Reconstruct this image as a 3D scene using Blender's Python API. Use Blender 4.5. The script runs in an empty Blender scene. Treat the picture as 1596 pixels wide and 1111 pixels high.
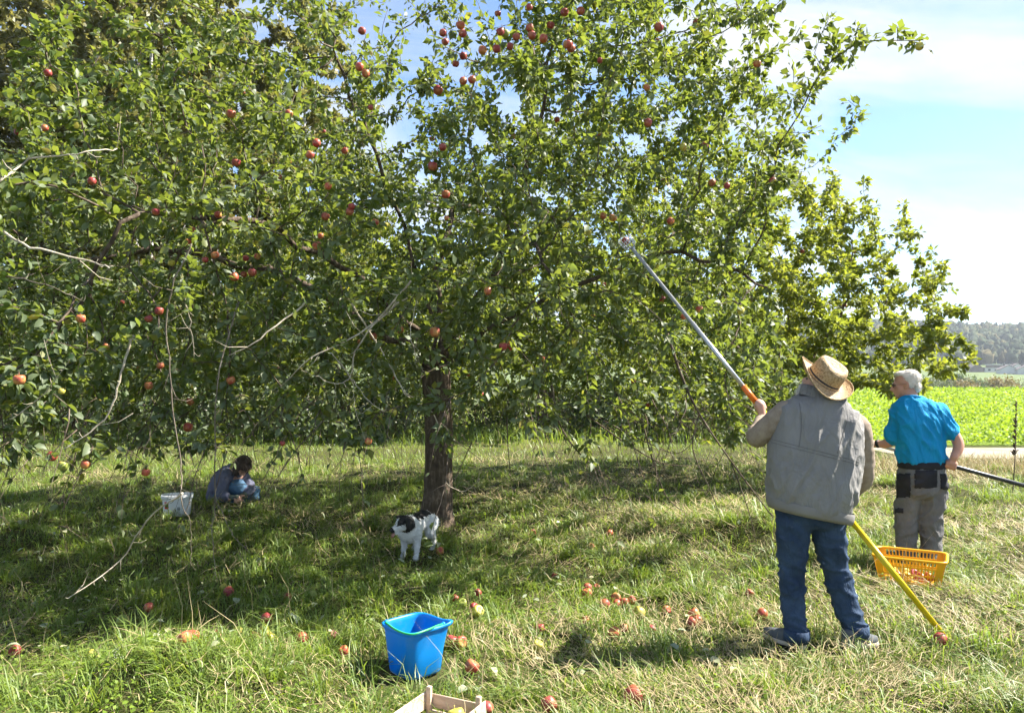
import bpy, bmesh, math, random
import numpy as np
from mathutils import Vector, Matrix, noise as mnoise

random.seed(7)
rng = np.random.default_rng(11)
SC = bpy.context.scene
COL = SC.collection

# ------------------------------------------------------------------ camera
W, H, F = 1596.0, 1111.0, 1190.0
CAM_H, HORIZON = 1.65, 588.0
PITCH = math.atan((HORIZON - H / 2) / F)
cd = bpy.data.cameras.new('camera')
cam = bpy.data.objects.new('camera', cd)
COL.objects.link(cam)
cam.location = (0, 0, CAM_H)
cam.rotation_euler = (math.radians(90) + PITCH, 0, 0)
cd.sensor_width = 36.0
cd.lens = F / W * 36.0
cd.clip_start, cd.clip_end = 0.05, 6000
SC.camera = cam

# ------------------------------------------------------------------ sky, sun, exposure
SUN_AZ, SUN_EL = math.radians(78), math.radians(46)      # azimuth clockwise from +Y (view direction)
wd = bpy.data.worlds.new('World')
SC.world = wd
wd.use_nodes = True
nt = wd.node_tree
nt.nodes.clear()
out = nt.nodes.new('ShaderNodeOutputWorld')
bg = nt.nodes.new('ShaderNodeBackground')
sky = nt.nodes.new('ShaderNodeTexSky')
sky.sky_type = 'NISHITA'
sky.sun_disc = False
sky.sun_elevation = SUN_EL
sky.sun_rotation = SUN_AZ
sky.altitude = 200
sky.air_density = 0.8
sky.dust_density = 0.0
sky.ozone_density = 3.0
geo = nt.nodes.new('ShaderNodeTexCoord')
sep = nt.nodes.new('ShaderNodeSeparateXYZ')
nt.links.new(geo.outputs['Generated'], sep.inputs[0])


def mnode(op, a, b=None, c=None):
    n = nt.nodes.new('ShaderNodeMath')
    n.operation = op
    for i, v in enumerate((a, b, c)):
        if v is None:
            continue
        if isinstance(v, (int, float)):
            n.inputs[i].default_value = v
        else:
            nt.links.new(v, n.inputs[i])
    return n.outputs[0]


zz = mnode('ADD', mnode('MAXIMUM', sep.outputs[2], 0.0), 0.16)
cx = mnode('DIVIDE', sep.outputs[0], zz)
cy = mnode('DIVIDE', sep.outputs[1], zz)
comb = nt.nodes.new('ShaderNodeCombineXYZ')
nt.links.new(mnode('ADD', cx, mnode('MULTIPLY', cy, 0.35)), comb.inputs[0])
nt.links.new(mnode('MULTIPLY', mnode('SUBTRACT', cy, mnode('MULTIPLY', cx, 0.25)), 1.9), comb.inputs[1])
n1 = nt.nodes.new('ShaderNodeTexNoise')
n1.inputs['Scale'].default_value = 1.15
n1.inputs['Detail'].default_value = 7
n1.inputs['Roughness'].default_value = 0.55
n1.inputs['Distortion'].default_value = 0.7
nt.links.new(comb.outputs[0], n1.inputs['Vector'])
ramp = nt.nodes.new('ShaderNodeValToRGB')
ramp.color_ramp.elements[0].position = 0.42
ramp.color_ramp.elements[0].color = (0, 0, 0, 1)
ramp.color_ramp.elements[1].position = 0.66
ramp.color_ramp.elements[1].color = (1, 1, 1, 1)
nt.links.new(n1.outputs['Fac'], ramp.inputs[0])
mixc = nt.nodes.new('ShaderNodeMixRGB')
mixc.inputs[2].default_value = (3.45, 3.55, 3.55, 1)
nt.links.new(mnode('MULTIPLY', ramp.outputs[0], 0.9), mixc.inputs[0])
nt.links.new(sky.outputs[0], mixc.inputs[1])
nt.links.new(mixc.outputs[0], bg.inputs['Color'])
bg.inputs['Strength'].default_value = 0.076
nt.links.new(bg.outputs[0], out.inputs[0])

sd = bpy.data.lights.new('sun', 'SUN')
sun = bpy.data.objects.new('sun', sd)
COL.objects.link(sun)
sd.energy = 5.0
sd.angle = math.radians(0.53)
sd.color = (1.0, 0.94, 0.84)
to_sun = Vector((math.sin(SUN_AZ) * math.cos(SUN_EL), math.cos(SUN_AZ) * math.cos(SUN_EL), math.sin(SUN_EL)))
sun.rotation_euler = to_sun.to_track_quat('Z', 'Y').to_euler()
sun.location = (20, 10, 30)
SC.view_settings.view_transform = 'Standard'
SC.view_settings.look = 'None'
SC.view_settings.exposure = 2.0
SC.view_settings.gamma = 1
SC.cycles.max_bounces = 5
SC.cycles.diffuse_bounces = 3
SC.cycles.transmission_bounces = 4
SC.cycles.volume_bounces = 0
SC.cycles.use_adaptive_sampling = True
SC.cycles.adaptive_threshold = 0.03


# ------------------------------------------------------------------ helpers
CP, SP = math.cos(PITCH), math.sin(PITCH)


def at(px, py, Y):
    """point of the world seen at a picture position, at distance Y"""
    u, v = (px - W / 2) / F, (H / 2 - py) / F
    d = Vector((u, CP - v * SP, SP + v * CP))
    return Vector((0, 0, CAM_H)) + d * (Y / d.y)


def on_ground(px, py, z=0.0):
    u, v = (px - W / 2) / F, (H / 2 - py) / F
    d = Vector((u, CP - v * SP, SP + v * CP))
    return Vector((0, 0, CAM_H)) + d * ((z - CAM_H) / d.z)


def project(P):
    """picture positions (px, py) and depth of an array of points"""
    P = np.asarray(P, float)
    x, y, z = P[..., 0], P[..., 1], P[..., 2] - CAM_H
    dep = y * CP + z * SP
    up = -y * SP + z * CP
    dd = np.where(np.abs(dep) < 1e-3, 1e-3, dep)
    return W / 2 + F * x / dd, H / 2 - F * up / dd, dep


def tag(o, label=None, cat=None, group=None, kind=None):
    if label: o['label'] = label
    if cat: o['category'] = cat
    if group: o['group'] = group
    if kind: o['kind'] = kind
    return o


def link(name, me, mat=None, parent=None, smooth=True):
    o = bpy.data.objects.new(name, me)
    COL.objects.link(o)
    if mat is not None and len(me.materials) == 0:
        me.materials.append(mat)
    if smooth and len(me.polygons):
        me.polygons.foreach_set('use_smooth', np.ones(len(me.polygons), bool))
    if parent is not None:
        o.parent = parent
        o.matrix_parent_inverse = parent_matrix(parent).inverted()
    return o


def parent_matrix(p):
    if p.parent is None:
        return p.matrix_basis.copy()
    return parent_matrix(p.parent) @ p.matrix_parent_inverse @ p.matrix_basis


def empty(name, loc, label, cat, group=None):
    o = bpy.data.objects.new(name, None)
    COL.objects.link(o)
    o.location = loc
    o.empty_display_size = 0.1
    return tag(o, label, cat, group)


def mesh_np(name, V, faces):
    """faces: list of (n,k) int arrays"""
    me = bpy.data.meshes.new(name)
    V = np.ascontiguousarray(V, np.float32)
    me.vertices.add(len(V))
    me.vertices.foreach_set('co', V.ravel())
    tot = sum(f.size for f in faces)
    npol = sum(len(f) for f in faces)
    me.loops.add(tot)
    me.polygons.add(npol)
    me.loops.foreach_set('vertex_index', np.concatenate([f.ravel() for f in faces]).astype(np.int32))
    sizes = np.concatenate([np.full(len(f), f.shape[1]) for f in faces])
    starts = np.concatenate([[0], np.cumsum(sizes)[:-1]])
    me.polygons.foreach_set('loop_start', starts.astype(np.int32))
    me.update(calc_edges=True)
    return me


class MB:
    """collects geometry for one mesh"""
    def __init__(self):
        self.v, self.f = [], []

    def add(self, vs, fs):
        b = len(self.v)
        self.v += [tuple(p) for p in vs]
        self.f += [tuple(b + i for i in q) for q in fs]

    def box(self, c, s, rot=None):
        c = Vector(c)
        vs = []
        for z in (-1, 1):
            for x, y in ((-1, -1), (1, -1), (1, 1), (-1, 1)):
                p = Vector((x * s[0] / 2, y * s[1] / 2, z * s[2] / 2))
                if rot is not None:
                    p = rot @ p
                vs.append(c + p)
        self.add(vs, [(3, 2, 1, 0), (4, 5, 6, 7), (0, 1, 5, 4), (1, 2, 6, 5), (2, 3, 7, 6), (3, 0, 4, 7)])

    def rings(self, rings, close=True):
        """rings: list of equal-length closed vertex loops"""
        n = len(rings[0])
        vs = [p for r in rings for p in r]
        fs = []
        for k in range(len(rings) - 1):
            for i in range(n):
                j = (i + 1) % n
                fs.append((k * n + i, k * n + j, (k + 1) * n + j, (k + 1) * n + i))
        if close:
            b = len(vs)
            c0 = sum((Vector(p) for p in rings[0]), Vector()) / n
            c1 = sum((Vector(p) for p in rings[-1]), Vector()) / n
            vs += [c0, c1]
            for i in range(n):
                j = (i + 1) % n
                fs.append((b, j, i))
                o = (len(rings) - 1) * n
                fs.append((b + 1, o + i, o + j))
        self.add(vs, fs)

    def tube(self, pts, radii, n=8, close=True, squash=None):
        pts = [Vector(p) for p in pts]
        rings = []
        u = None
        for k, p in enumerate(pts):
            t = (pts[min(k + 1, len(pts) - 1)] - pts[max(k - 1, 0)])
            if t.length < 1e-9:
                t = Vector((0, 0, 1))
            t.normalize()
            if u is None:
                u = t.orthogonal().normalized()
            else:
                u = (u - t * u.dot(t))
                u = u.normalized() if u.length > 1e-6 else t.orthogonal().normalized()
            w = t.cross(u)
            r = radii[k] if hasattr(radii, '__len__') else radii
            rings.append([p + (u * math.cos(a) + w * math.sin(a)) * r for a in (2 * math.pi * i / n for i in range(n))])
        self.rings(rings, close)

    def ellipsoid(self, c, r, rot=None, n=14, m=9):
        c = Vector(c)
        rings = []
        for k in range(1, m):
            th = math.pi * k / m
            ring = []
            for i in range(n):
                a = 2 * math.pi * i / n
                p = Vector((math.sin(th) * math.cos(a) * r[0], math.sin(th) * math.sin(a) * r[1], -math.cos(th) * r[2]))
                ring.append(c + (rot @ p if rot is not None else p))
            rings.append(ring)
        self.rings(rings, True)

    def mesh(self, name):
        me = bpy.data.meshes.new(name)
        me.from_pydata(self.v, [], self.f)
        me.update()
        return me

    def build(self, name, mat, parent=None, smooth=True):
        return link(name, self.mesh(name), mat, parent, smooth)


def spline(pts, vals=None, per=6):
    """Catmull-Rom through points (and values)"""
    pts = [Vector(p) for p in pts]
    P, R = [], []
    n = len(pts)
    for k in range(n - 1):
        p0, p1, p2, p3 = pts[max(k - 1, 0)], pts[k], pts[k + 1], pts[min(k + 2, n - 1)]
        for i in range(per):
            t = i / per
            P.append(0.5 * ((2 * p1) + (p2 - p0) * t + (2 * p0 - 5 * p1 + 4 * p2 - p3) * t * t + (3 * p1 - p0 - 3 * p2 + p3) * t ** 3))
            if vals is not None:
                t2 = t * t * (3 - 2 * t)
                R.append(vals[k] * (1 - t2) + vals[k + 1] * t2)
    P.append(pts[-1])
    if vals is not None:
        R.append(vals[-1])
        return P, R
    return P


def fuse(mb, name, voxel, smooth=4, factor=0.5):
    """one continuous surface from overlapping closed shapes"""
    me = mb.mesh(name + '_raw')
    o = bpy.data.objects.new(name + '_raw', me)
    COL.objects.link(o)
    m = o.modifiers.new('r', 'REMESH')
    m.mode = 'VOXEL'
    m.voxel_size = voxel
    if smooth:
        s = o.modifiers.new('s', 'SMOOTH')
        s.factor = factor
        s.iterations = smooth
    dg = bpy.context.evaluated_depsgraph_get()
    dg.update()
    res = bpy.data.meshes.new_from_object(o.evaluated_get(dg))
    res.name = name
    bpy.data.objects.remove(o)
    bpy.data.meshes.remove(me)
    return res


def displace(me, fn):
    """move every vertex along its normal by fn(co, normal)"""
    cos = [v.co.copy() for v in me.vertices]
    nor = [v.normal.copy() for v in me.vertices]
    for v, c, n in zip(me.vertices, cos, nor):
        v.co = c + n * fn(c, n)
    me.update()


def patch(me, pred, off, name, mat, parent):
    """a piece of cloth lying on another one: the faces where pred holds, lifted by off"""
    keep = [p for p in me.polygons if pred(p.center, p.normal)]
    ids = {}
    vs, fs = [], []
    for p in keep:
        q = []
        for i in p.vertices:
            if i not in ids:
                ids[i] = len(vs)
                vs.append(me.vertices[i].co + me.vertices[i].normal * off)
            q.append(ids[i])
        fs.append(q)
    m2 = bpy.data.meshes.new(name)
    m2.from_pydata(vs, [], fs)
    m2.update()
    o = link(name, m2, mat, parent)
    md = o.modifiers.new('thick', 'SOLIDIFY')
    md.thickness = off
    md.offset = -1
    return o


# ------------------------------------------------------------------ materials
class NT:
    def __init__(self, name):
        self.m = bpy.data.materials.new(name)
        self.m.use_nodes = True
        self.t = self.m.node_tree
        self.t.nodes.clear()
        self.out = self.t.nodes.new('ShaderNodeOutputMaterial')

    def n(self, typ, **kw):
        nd = self.t.nodes.new('ShaderNode' + typ)
        for k, v in kw.items():
            if k == 'inp':
                for kk, vv in v.items():
                    self.set(nd, kk, vv)
            else:
                setattr(nd, k, v)
        return nd

    def set(self, nd, key, v):
        if hasattr(v, 'is_output') or isinstance(v, bpy.types.NodeSocket):
            self.t.links.new(v, nd.inputs[key])
        else:
            nd.inputs[key].default_value = v

    def ramp(self, fac, stops, interp='LINEAR'):
        r = self.n('ValToRGB')
        cr = r.color_ramp
        cr.interpolation = interp
        while len(cr.elements) < len(stops):
            cr.elements.new(0.5)
        for e, (p, c) in zip(cr.elements, stops):
            e.position = p
            e.color = (c[0], c[1], c[2], 1)
        self.t.links.new(fac, r.inputs[0])
        return r.outputs[0]

    def mix(self, fac, a, b, mode='MIX'):
        r = self.n('MixRGB', blend_type=mode)
        for k, v in ((0, fac), (1, a), (2, b)):
            if isinstance(v, tuple):
                v = (v[0], v[1], v[2], 1)
            self.set(r, k, v)
        return r.outputs[0]

    def noise(self, scale, detail=4, rough=0.55, coord='Object', vscale=None, dist=0.0):
        tc = self.n('TexCoord').outputs[coord]
        if vscale:
            mp = self.n('Mapping', inp={'Vector': tc, 'Scale': vscale})
            tc = mp.outputs[0]
        return self.n('TexNoise', inp={'Vector': tc, 'Scale': scale, 'Detail': detail, 'Roughness': rough, 'Distortion': dist}).outputs['Fac']

    def bump(self, h, strength=0.3, dist=0.01):
        return self.n('Bump', inp={'Height': h, 'Strength': strength, 'Distance': dist}).outputs[0]

    def done(self, shader):
        self.t.links.new(shader, self.out.inputs[0])
        return self.m

    def pbr(self, col, rough=0.7, bump=None, spec=0.4, metal=0.0, **kw):
        p = self.n('BsdfPrincipled')
        self.set(p, 'Base Color', (col[0], col[1], col[2], 1) if isinstance(col, tuple) else col)
        self.set(p, 'Roughness', rough)
        self.set(p, 'Specular IOR Level', spec)
        self.set(p, 'Metallic', metal)
        if bump is not None:
            self.set(p, 'Normal', bump)
        for k, v in kw.items():
            self.set(p, k, v)
        return p.outputs[0]


def leaf_material(name, cols, under, trans, rough=0.42, tmix=0.42, spec=0.5):
    """green leaves, each its own shade, shiny above, paler below, letting light through"""
    t = NT(name)
    g = t.n('NewGeometry')
    c = t.ramp(g.outputs['Random Per Island'], cols)
    big = t.noise(0.8, 2, coord='Object')
    c = t.mix(t.n('MapRange', inp={0: big, 1: 0.35, 2: 0.65, 3: 0.0, 4: 0.14}).outputs[0], c, (c_mul(cols[-1][1], 1.1)))
    front = t.mix(g.outputs['Backfacing'], c, t.mix(0.6, c, under))
    p = t.pbr(front, rough, spec=spec)
    tl = t.n('BsdfTranslucent', inp={'Color': t.mix(0.45, c, trans, 'MIX')}).outputs[0]
    mx = t.n('MixShader', inp={0: tmix, 1: p, 2: tl})
    return t.done(mx.outputs[0])


def c_mul(c, k):
    return (c[0] * k, c[1] * k, c[2] * k)


M = {}
M['leaf'] = leaf_material('apple_leaf', [(0, (0.030, 0.062, 0.024)), (0.4, (0.052, 0.096, 0.030)), (0.75, (0.086, 0.132, 0.036)), (0.93, (0.15, 0.175, 0.04)), (1, (0.28, 0.23, 0.045))],
                          (0.19, 0.23, 0.14), (0.37, 0.45, 0.03), 0.47, 0.46, 0.3)
M['leaf2'] = leaf_material('apple_leaf_light', [(0, (0.075, 0.118, 0.022)), (0.5, (0.13, 0.185, 0.030)), (0.9, (0.20, 0.23, 0.038)), (1, (0.34, 0.28, 0.045))],
                           (0.17, 0.22, 0.12), (0.46, 0.50, 0.03), 0.48, 0.52, 0.3)
M['birch_leaf'] = leaf_material('birch_leaf', [(0, (0.08, 0.09, 0.032)), (0.5, (0.15, 0.15, 0.055)), (0.85, (0.24, 0.22, 0.075)), (1, (0.36, 0.29, 0.08))],
                                (0.18, 0.19, 0.10), (0.34, 0.34, 0.06), 0.5, 0.4)
M['shrub_leaf'] = leaf_material('shrub_leaf', [(0, (0.040, 0.068, 0.026)), (0.6, (0.080, 0.120, 0.038)), (1, (0.15, 0.18, 0.05))],
                                (0.10, 0.13, 0.07), (0.16, 0.24, 0.03), 0.5, 0.3)
M['hedge_leaf'] = leaf_material('hedge_leaf', [(0, (0.05, 0.075, 0.035)), (1, (0.10, 0.12, 0.05))], (0.12, 0.14, 0.08), (0.2, 0.24, 0.05), 0.6, 0.3)
M['hedge_leaf_gold'] = leaf_material('hedge_leaf_gold', [(0, (0.14, 0.115, 0.035)), (1, (0.24, 0.17, 0.05))], (0.2, 0.16, 0.08), (0.3, 0.24, 0.05), 0.6, 0.3)
M['crop'] = leaf_material('crop_leaf', [(0, (0.10, 0.19, 0.018)), (0.6, (0.165, 0.265, 0.022)), (1, (0.26, 0.32, 0.04))], (0.19, 0.28, 0.05), (0.44, 0.58, 0.02), 0.5, 0.5, 0.3)
M['grass'] = leaf_material('grass_blade', [(0, (0.055, 0.120, 0.014)), (0.35, (0.115, 0.215, 0.018)), (0.75, (0.20, 0.30, 0.028)), (0.93, (0.30, 0.34, 0.06)), (1, (0.44, 0.39, 0.15))],
                           (0.13, 0.19, 0.05), (0.34, 0.44, 0.04), 0.45, 0.4, 0.4)
M['straw'] = leaf_material('dry_straw', [(0, (0.11, 0.075, 0.035)), (0.3, (0.22, 0.16, 0.075)), (0.55, (0.36, 0.285, 0.14)), (0.85, (0.50, 0.42, 0.23)), (1, (0.60, 0.53, 0.32))],
                           (0.45, 0.36, 0.2), (0.55, 0.45, 0.2), 0.5, 0.25, 0.35)


def bark_mat(name, c0, c1, vs=(9, 9, 1.6), strength=0.9):
    t = NT(name)
    a = t.noise(3.0, 6, 0.65, vscale=vs, dist=0.4)
    b = t.noise(22.0, 5, 0.6)
    h = t.mix(0.35, a, b)
    col = t.ramp(h, [(0.32, c_mul(c0, 0.5)), (0.5, c0), (0.68, c1)])
    return t.done(t.pbr(col, 0.9, t.bump(h, strength, 0.02), 0.2))


M['bark'] = bark_mat('apple_bark', (0.085, 0.062, 0.045), (0.21, 0.165, 0.125))
M['twig'] = bark_mat('apple_twig', (0.10, 0.075, 0.055), (0.24, 0.20, 0.15), (3, 3, 3), 0.4)
M['dead_wood'] = bark_mat('lichened_dead_wood', (0.38, 0.33, 0.25), (0.62, 0.56, 0.44), (3, 3, 3), 0.5)
M['grey_twig'] = bark_mat('grey_twig', (0.15, 0.125, 0.095), (0.30, 0.26, 0.20), (3, 3, 3), 0.5)


def birch_bark():
    t = NT('birch_bark')
    a = t.noise(2.2, 5, 0.6, vscale=(1, 1, 5))
    col = t.ramp(a, [(0.36, (0.06, 0.05, 0.045)), (0.44, (0.38, 0.36, 0.33)), (0.6, (0.62, 0.60, 0.56))])
    return t.done(t.pbr(col, 0.8, t.bump(a, 0.3, 0.02), 0.2))


M['birch_bark'] = birch_bark()


def apple_mat(name, base, blush, lo, hi):
    t = NT(name)
    tc = t.n('TexCoord').outputs['Object']
    inf = t.n('ObjectInfo').outputs['Random']
    off = t.n('CombineXYZ', inp={0: inf, 1: t.n('Math', operation='MULTIPLY', inp={0: inf, 1: 7.3}).outputs[0], 2: 0.0}).outputs[0]
    v = t.n('VectorMath', operation='ADD', inp={0: tc, 1: off}).outputs[0]
    n = t.n('TexNoise', inp={'Vector': v, 'Scale': 16.0, 'Detail': 3.0}).outputs['Fac']
    fine = t.n('TexNoise', inp={'Vector': v, 'Scale': 160.0, 'Detail': 2.0}).outputs['Fac']
    f = t.n('MapRange', inp={0: n, 1: lo, 2: hi}).outputs[0]
    c = t.mix(f, base, blush)
    c = t.mix(t.n('MapRange', inp={0: fine, 1: 0.55, 2: 0.75, 3: 0.0, 4: 0.25}).outputs[0], c, (0.6, 0.45, 0.2))
    spot = t.n('TexNoise', inp={'Vector': v, 'Scale': 55.0, 'Detail': 2.0}).outputs['Fac']
    c = t.mix(t.n('MapRange', inp={0: spot, 1: 0.66, 2: 0.72, 3: 0.0, 4: 0.75}).outputs[0], c, (0.10, 0.055, 0.03))
    return t.done(t.pbr(c, 0.45, None, 0.4))


M['apple_red'] = apple_mat('apple_red', (0.38, 0.14, 0.05), (0.27, 0.030, 0.038), 0.28, 0.56)
M['apple_blush'] = apple_mat('apple_blush', (0.46, 0.26, 0.07), (0.36, 0.055, 0.04), 0.32, 0.58)
M['apple_yellow'] = apple_mat('apple_yellow', (0.46, 0.40, 0.07), (0.44, 0.24, 0.07), 0.58, 0.8)
M['apple_green'] = apple_mat('apple_green', (0.24, 0.28, 0.06), (0.35, 0.18, 0.06), 0.6, 0.85)


def ground_mat():
    t = NT('meadow_soil')
    tc = t.n('TexCoord').outputs['Object']
    a = t.n('TexNoise', inp={'Vector': tc, 'Scale': 0.9, 'Detail': 5.0}).outputs['Fac']
    b = t.n('TexNoise', inp={'Vector': tc, 'Scale': 26.0, 'Detail': 6.0, 'Roughness': 0.7}).outputs['Fac']
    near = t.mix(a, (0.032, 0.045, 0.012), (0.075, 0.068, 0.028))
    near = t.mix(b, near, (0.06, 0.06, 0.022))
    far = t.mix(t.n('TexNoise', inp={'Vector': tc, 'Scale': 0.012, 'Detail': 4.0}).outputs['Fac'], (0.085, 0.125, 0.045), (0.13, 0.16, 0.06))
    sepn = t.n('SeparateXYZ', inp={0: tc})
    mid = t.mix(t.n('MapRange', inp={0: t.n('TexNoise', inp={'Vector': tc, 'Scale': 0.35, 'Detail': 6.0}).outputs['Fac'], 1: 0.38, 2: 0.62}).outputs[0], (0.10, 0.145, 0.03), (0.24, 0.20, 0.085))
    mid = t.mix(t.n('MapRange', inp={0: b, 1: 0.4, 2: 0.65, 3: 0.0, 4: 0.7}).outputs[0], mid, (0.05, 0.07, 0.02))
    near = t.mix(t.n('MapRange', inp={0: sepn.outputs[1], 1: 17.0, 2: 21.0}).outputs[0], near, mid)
    f = t.n('MapRange', inp={0: sepn.outputs[1], 1: 112.0, 2: 125.0}).outputs[0]
    return t.done(t.pbr(t.mix(f, near, far), 0.95, t.bump(b, 0.6, 0.03), 0.1))


M['ground'] = ground_mat()


def gravel_mat():
    t = NT('path_gravel')
    tc = t.n('TexCoord').outputs['Object']
    v = t.n('TexVoronoi', inp={'Vector': tc, 'Scale': 38.0})
    a = t.n('TexNoise', inp={'Vector': tc, 'Scale': 1.4, 'Detail': 5.0}).outputs['Fac']
    c = t.mix(v.outputs['Color'], (0.20, 0.175, 0.15), (0.33, 0.30, 0.26))
    c = t.mix(t.n('MapRange', inp={0: a, 1: 0.45, 2: 0.7}).outputs[0], c, (0.28, 0.25, 0.14))
    return t.done(t.pbr(c, 0.95, t.bump(v.outputs['Distance'], 0.6, 0.02), 0.15))


M['gravel'] = gravel_mat()
t = NT('field_soil')
M['field'] = t.done(t.pbr(t.mix(t.noise(2.0, 5), (0.09, 0.13, 0.02), (0.17, 0.24, 0.03)), 0.95, None, 0.1))


def cloth_mat(name, c0, c1, fine=420, strength=0.25, rough=0.85, big=6.0, wrinkle=0.0):
    t = NT(name)
    a = t.noise(big, 4)
    f = t.noise(fine, 2, 0.6)
    col = t.mix(t.n('MapRange', inp={0: a, 1: 0.3, 2: 0.7}).outputs[0], c0, c1)
    col = t.mix(t.n('MapRange', inp={0: f, 1: 0.3, 2: 0.7, 3: 0.0, 4: 0.22}).outputs[0], col, c_mul(c0, 0.6))
    bp = t.bump(f, strength, 0.002)
    if wrinkle:
        w1 = t.noise(11.0, 5, 0.6, vscale=(1, 1, 0.45), dist=1.1)
        b2 = t.n('Bump', inp={'Height': w1, 'Strength': wrinkle, 'Distance': 0.03, 'Normal': bp})
        bp = b2.outputs[0]
    return t.done(t.pbr(col, rough, bp, 0.2))


M['vest'] = cloth_mat('vest_cloth', (0.205, 0.198, 0.192), (0.25, 0.242, 0.232), wrinkle=0.9)
M['vest_rib'] = cloth_mat('vest_rib_cloth', (0.185, 0.175, 0.165), (0.225, 0.215, 0.20), 300)
M['vest_seam'] = cloth_mat('vest_seam_thread', (0.12, 0.115, 0.11), (0.15, 0.145, 0.14))
M['knit'] = cloth_mat('knit_wool', (0.24, 0.185, 0.14), (0.33, 0.27, 0.21), 190, 0.8, 0.95, 30)
M['denim'] = cloth_mat('denim', (0.015, 0.030, 0.062), (0.048, 0.083, 0.148), 500, 0.3, 0.8, 7.0, wrinkle=0.85)
M['denim_light'] = cloth_mat('denim_light', (0.06, 0.13, 0.22), (0.10, 0.19, 0.30), 500, 0.3, 0.8, 7.0)
M['tshirt'] = cloth_mat('tshirt_jersey', (0.005, 0.24, 0.50), (0.010, 0.28, 0.56), 700, 0.12, 0.8, wrinkle=0.85)
M['work_cloth'] = cloth_mat('work_trouser_cloth', (0.13, 0.125, 0.125), (0.185, 0.18, 0.178), 420, 0.3, 0.85, 9, wrinkle=0.9)
M['black_cloth'] = cloth_mat('black_cordura', (0.018, 0.018, 0.022), (0.035, 0.035, 0.042), 420, 0.4, 0.85)
M['shirt'] = cloth_mat('shirt_cloth', (0.10, 0.105, 0.16), (0.15, 0.155, 0.21), 300, 0.3, 0.9, 12, wrinkle=0.6)
M['glove'] = cloth_mat('garden_glove', (0.06, 0.05, 0.045), (0.12, 0.17, 0.13), 200, 0.4, 0.9, 30)
M['shoe'] = cloth_mat('shoe_suede', (0.075, 0.085, 0.095), (0.12, 0.13, 0.14), 260, 0.4, 0.9, 20)
M['sole'] = cloth_mat('shoe_sole', (0.42, 0.36, 0.29), (0.52, 0.46, 0.38), 90, 0.2, 0.8, 12)
M['rubber'] = cloth_mat('black_rubber', (0.015, 0.015, 0.015), (0.03, 0.03, 0.03), 90, 0.2, 0.6)


def skin_mat(name, c0, c1):
    t = NT(name)
    a = t.noise(28, 4)
    f = t.noise(240, 3)
    c = t.mix(a, c0, c1)
    return t.done(t.pbr(c, 0.5, t.bump(f, 0.15, 0.001), 0.35))


M['skin'] = skin_mat('skin_fair', (0.50, 0.27, 0.19), (0.58, 0.35, 0.26))
M['skin_red'] = skin_mat('skin_ruddy', (0.44, 0.20, 0.13), (0.56, 0.31, 0.22))


def hair_mat(name, c0, c1):
    t = NT(name)
    a = t.noise(60, 4, 0.6, vscale=(1, 1, 0.25), dist=0.6)
    return t.done(t.pbr(t.mix(a, c0, c1), 0.6, t.bump(a, 0.7, 0.006), 0.3))


M['hair_white'] = hair_mat('hair_white', (0.40, 0.36, 0.31), (0.78, 0.73, 0.66))
M['hair_grey'] = hair_mat('hair_grey', (0.34, 0.33, 0.31), (0.62, 0.60, 0.57))
M['hair_dark'] = hair_mat('hair_dark', (0.028, 0.018, 0.014), (0.085, 0.055, 0.04))


def hat_mat():
    t = NT('hat_straw')
    tc = t.n('TexCoord').outputs['Object']
    v = t.n('TexVoronoi', inp={'Vector': tc, 'Scale': 120.0})
    a = t.noise(80, 3)
    c = t.ramp(v.outputs['Distance'], [(0.0, (0.38, 0.25, 0.12)), (0.55, (0.27, 0.17, 0.075)), (0.9, (0.09, 0.055, 0.025))])
    c = t.mix(t.n('MapRange', inp={0: a, 1: 0.35, 2: 0.65}).outputs[0], c, (0.44, 0.31, 0.165))
    return t.done(t.pbr(c, 0.65, t.bump(v.outputs['Distance'], 0.8, 0.004), 0.35))


M['hat'] = hat_mat()


def plastic(name, c, rough=0.35, trans=0.0, wear=0.12):
    t = NT(name)
    a = t.noise(14, 5)
    col = t.mix(t.n('MapRange', inp={0: a, 1: 0.5, 2: 0.8, 3: 0.0, 4: wear}).outputs[0], c, (0.4, 0.37, 0.3))
    p = t.pbr(col, rough, t.bump(a, 0.05, 0.004), 0.45)
    if trans:
        tl = t.n('BsdfTranslucent', inp={'Color': col}).outputs[0]
        p = t.n('MixShader', inp={0: trans, 1: p, 2: tl}).outputs[0]
    return t.done(p)


M['bucket_blue'] = plastic('bucket_blue', (0.005, 0.25, 0.66), 0.35, 0.28, 0.12)
M['handle_green'] = plastic('handle_green', (0.03, 0.42, 0.14), 0.4, 0.15)
M['basket'] = plastic('basket_yellow', (0.80, 0.44, 0.012), 0.4, 0.22, 0.10)
M['white_plastic'] = plastic('white_plastic', (0.74, 0.75, 0.77), 0.4, 0.12)
M['red_print'] = plastic('red_print', (0.5, 0.03, 0.04), 0.5)
M['grey_print'] = plastic('grey_print', (0.25, 0.27, 0.28), 0.5)
M['pole_yellow'] = plastic('pole_yellow', (0.66, 0.50, 0.010), 0.32, 0, 0.15)
M['pole_orange'] = plastic('pole_orange', (0.75, 0.16, 0.01), 0.35)
M['pole_black'] = plastic('pole_black', (0.02, 0.02, 0.022), 0.35)
t = NT('aluminium')
M['alu'] = t.done(t.pbr(t.mix(t.noise(30, 3), (0.42, 0.43, 0.44), (0.58, 0.58, 0.59)), 0.38, None, 0.5, 0.75))
t = NT('spectacle_metal')
M['metal_dark'] = t.done(t.pbr((0.05, 0.05, 0.055), 0.3, None, 0.5, 0.6))
t = NT('lens_glass')
M['lens'] = t.done(t.pbr((0.10, 0.085, 0.075), 0.08, None, 0.6, 0.0))


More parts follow.
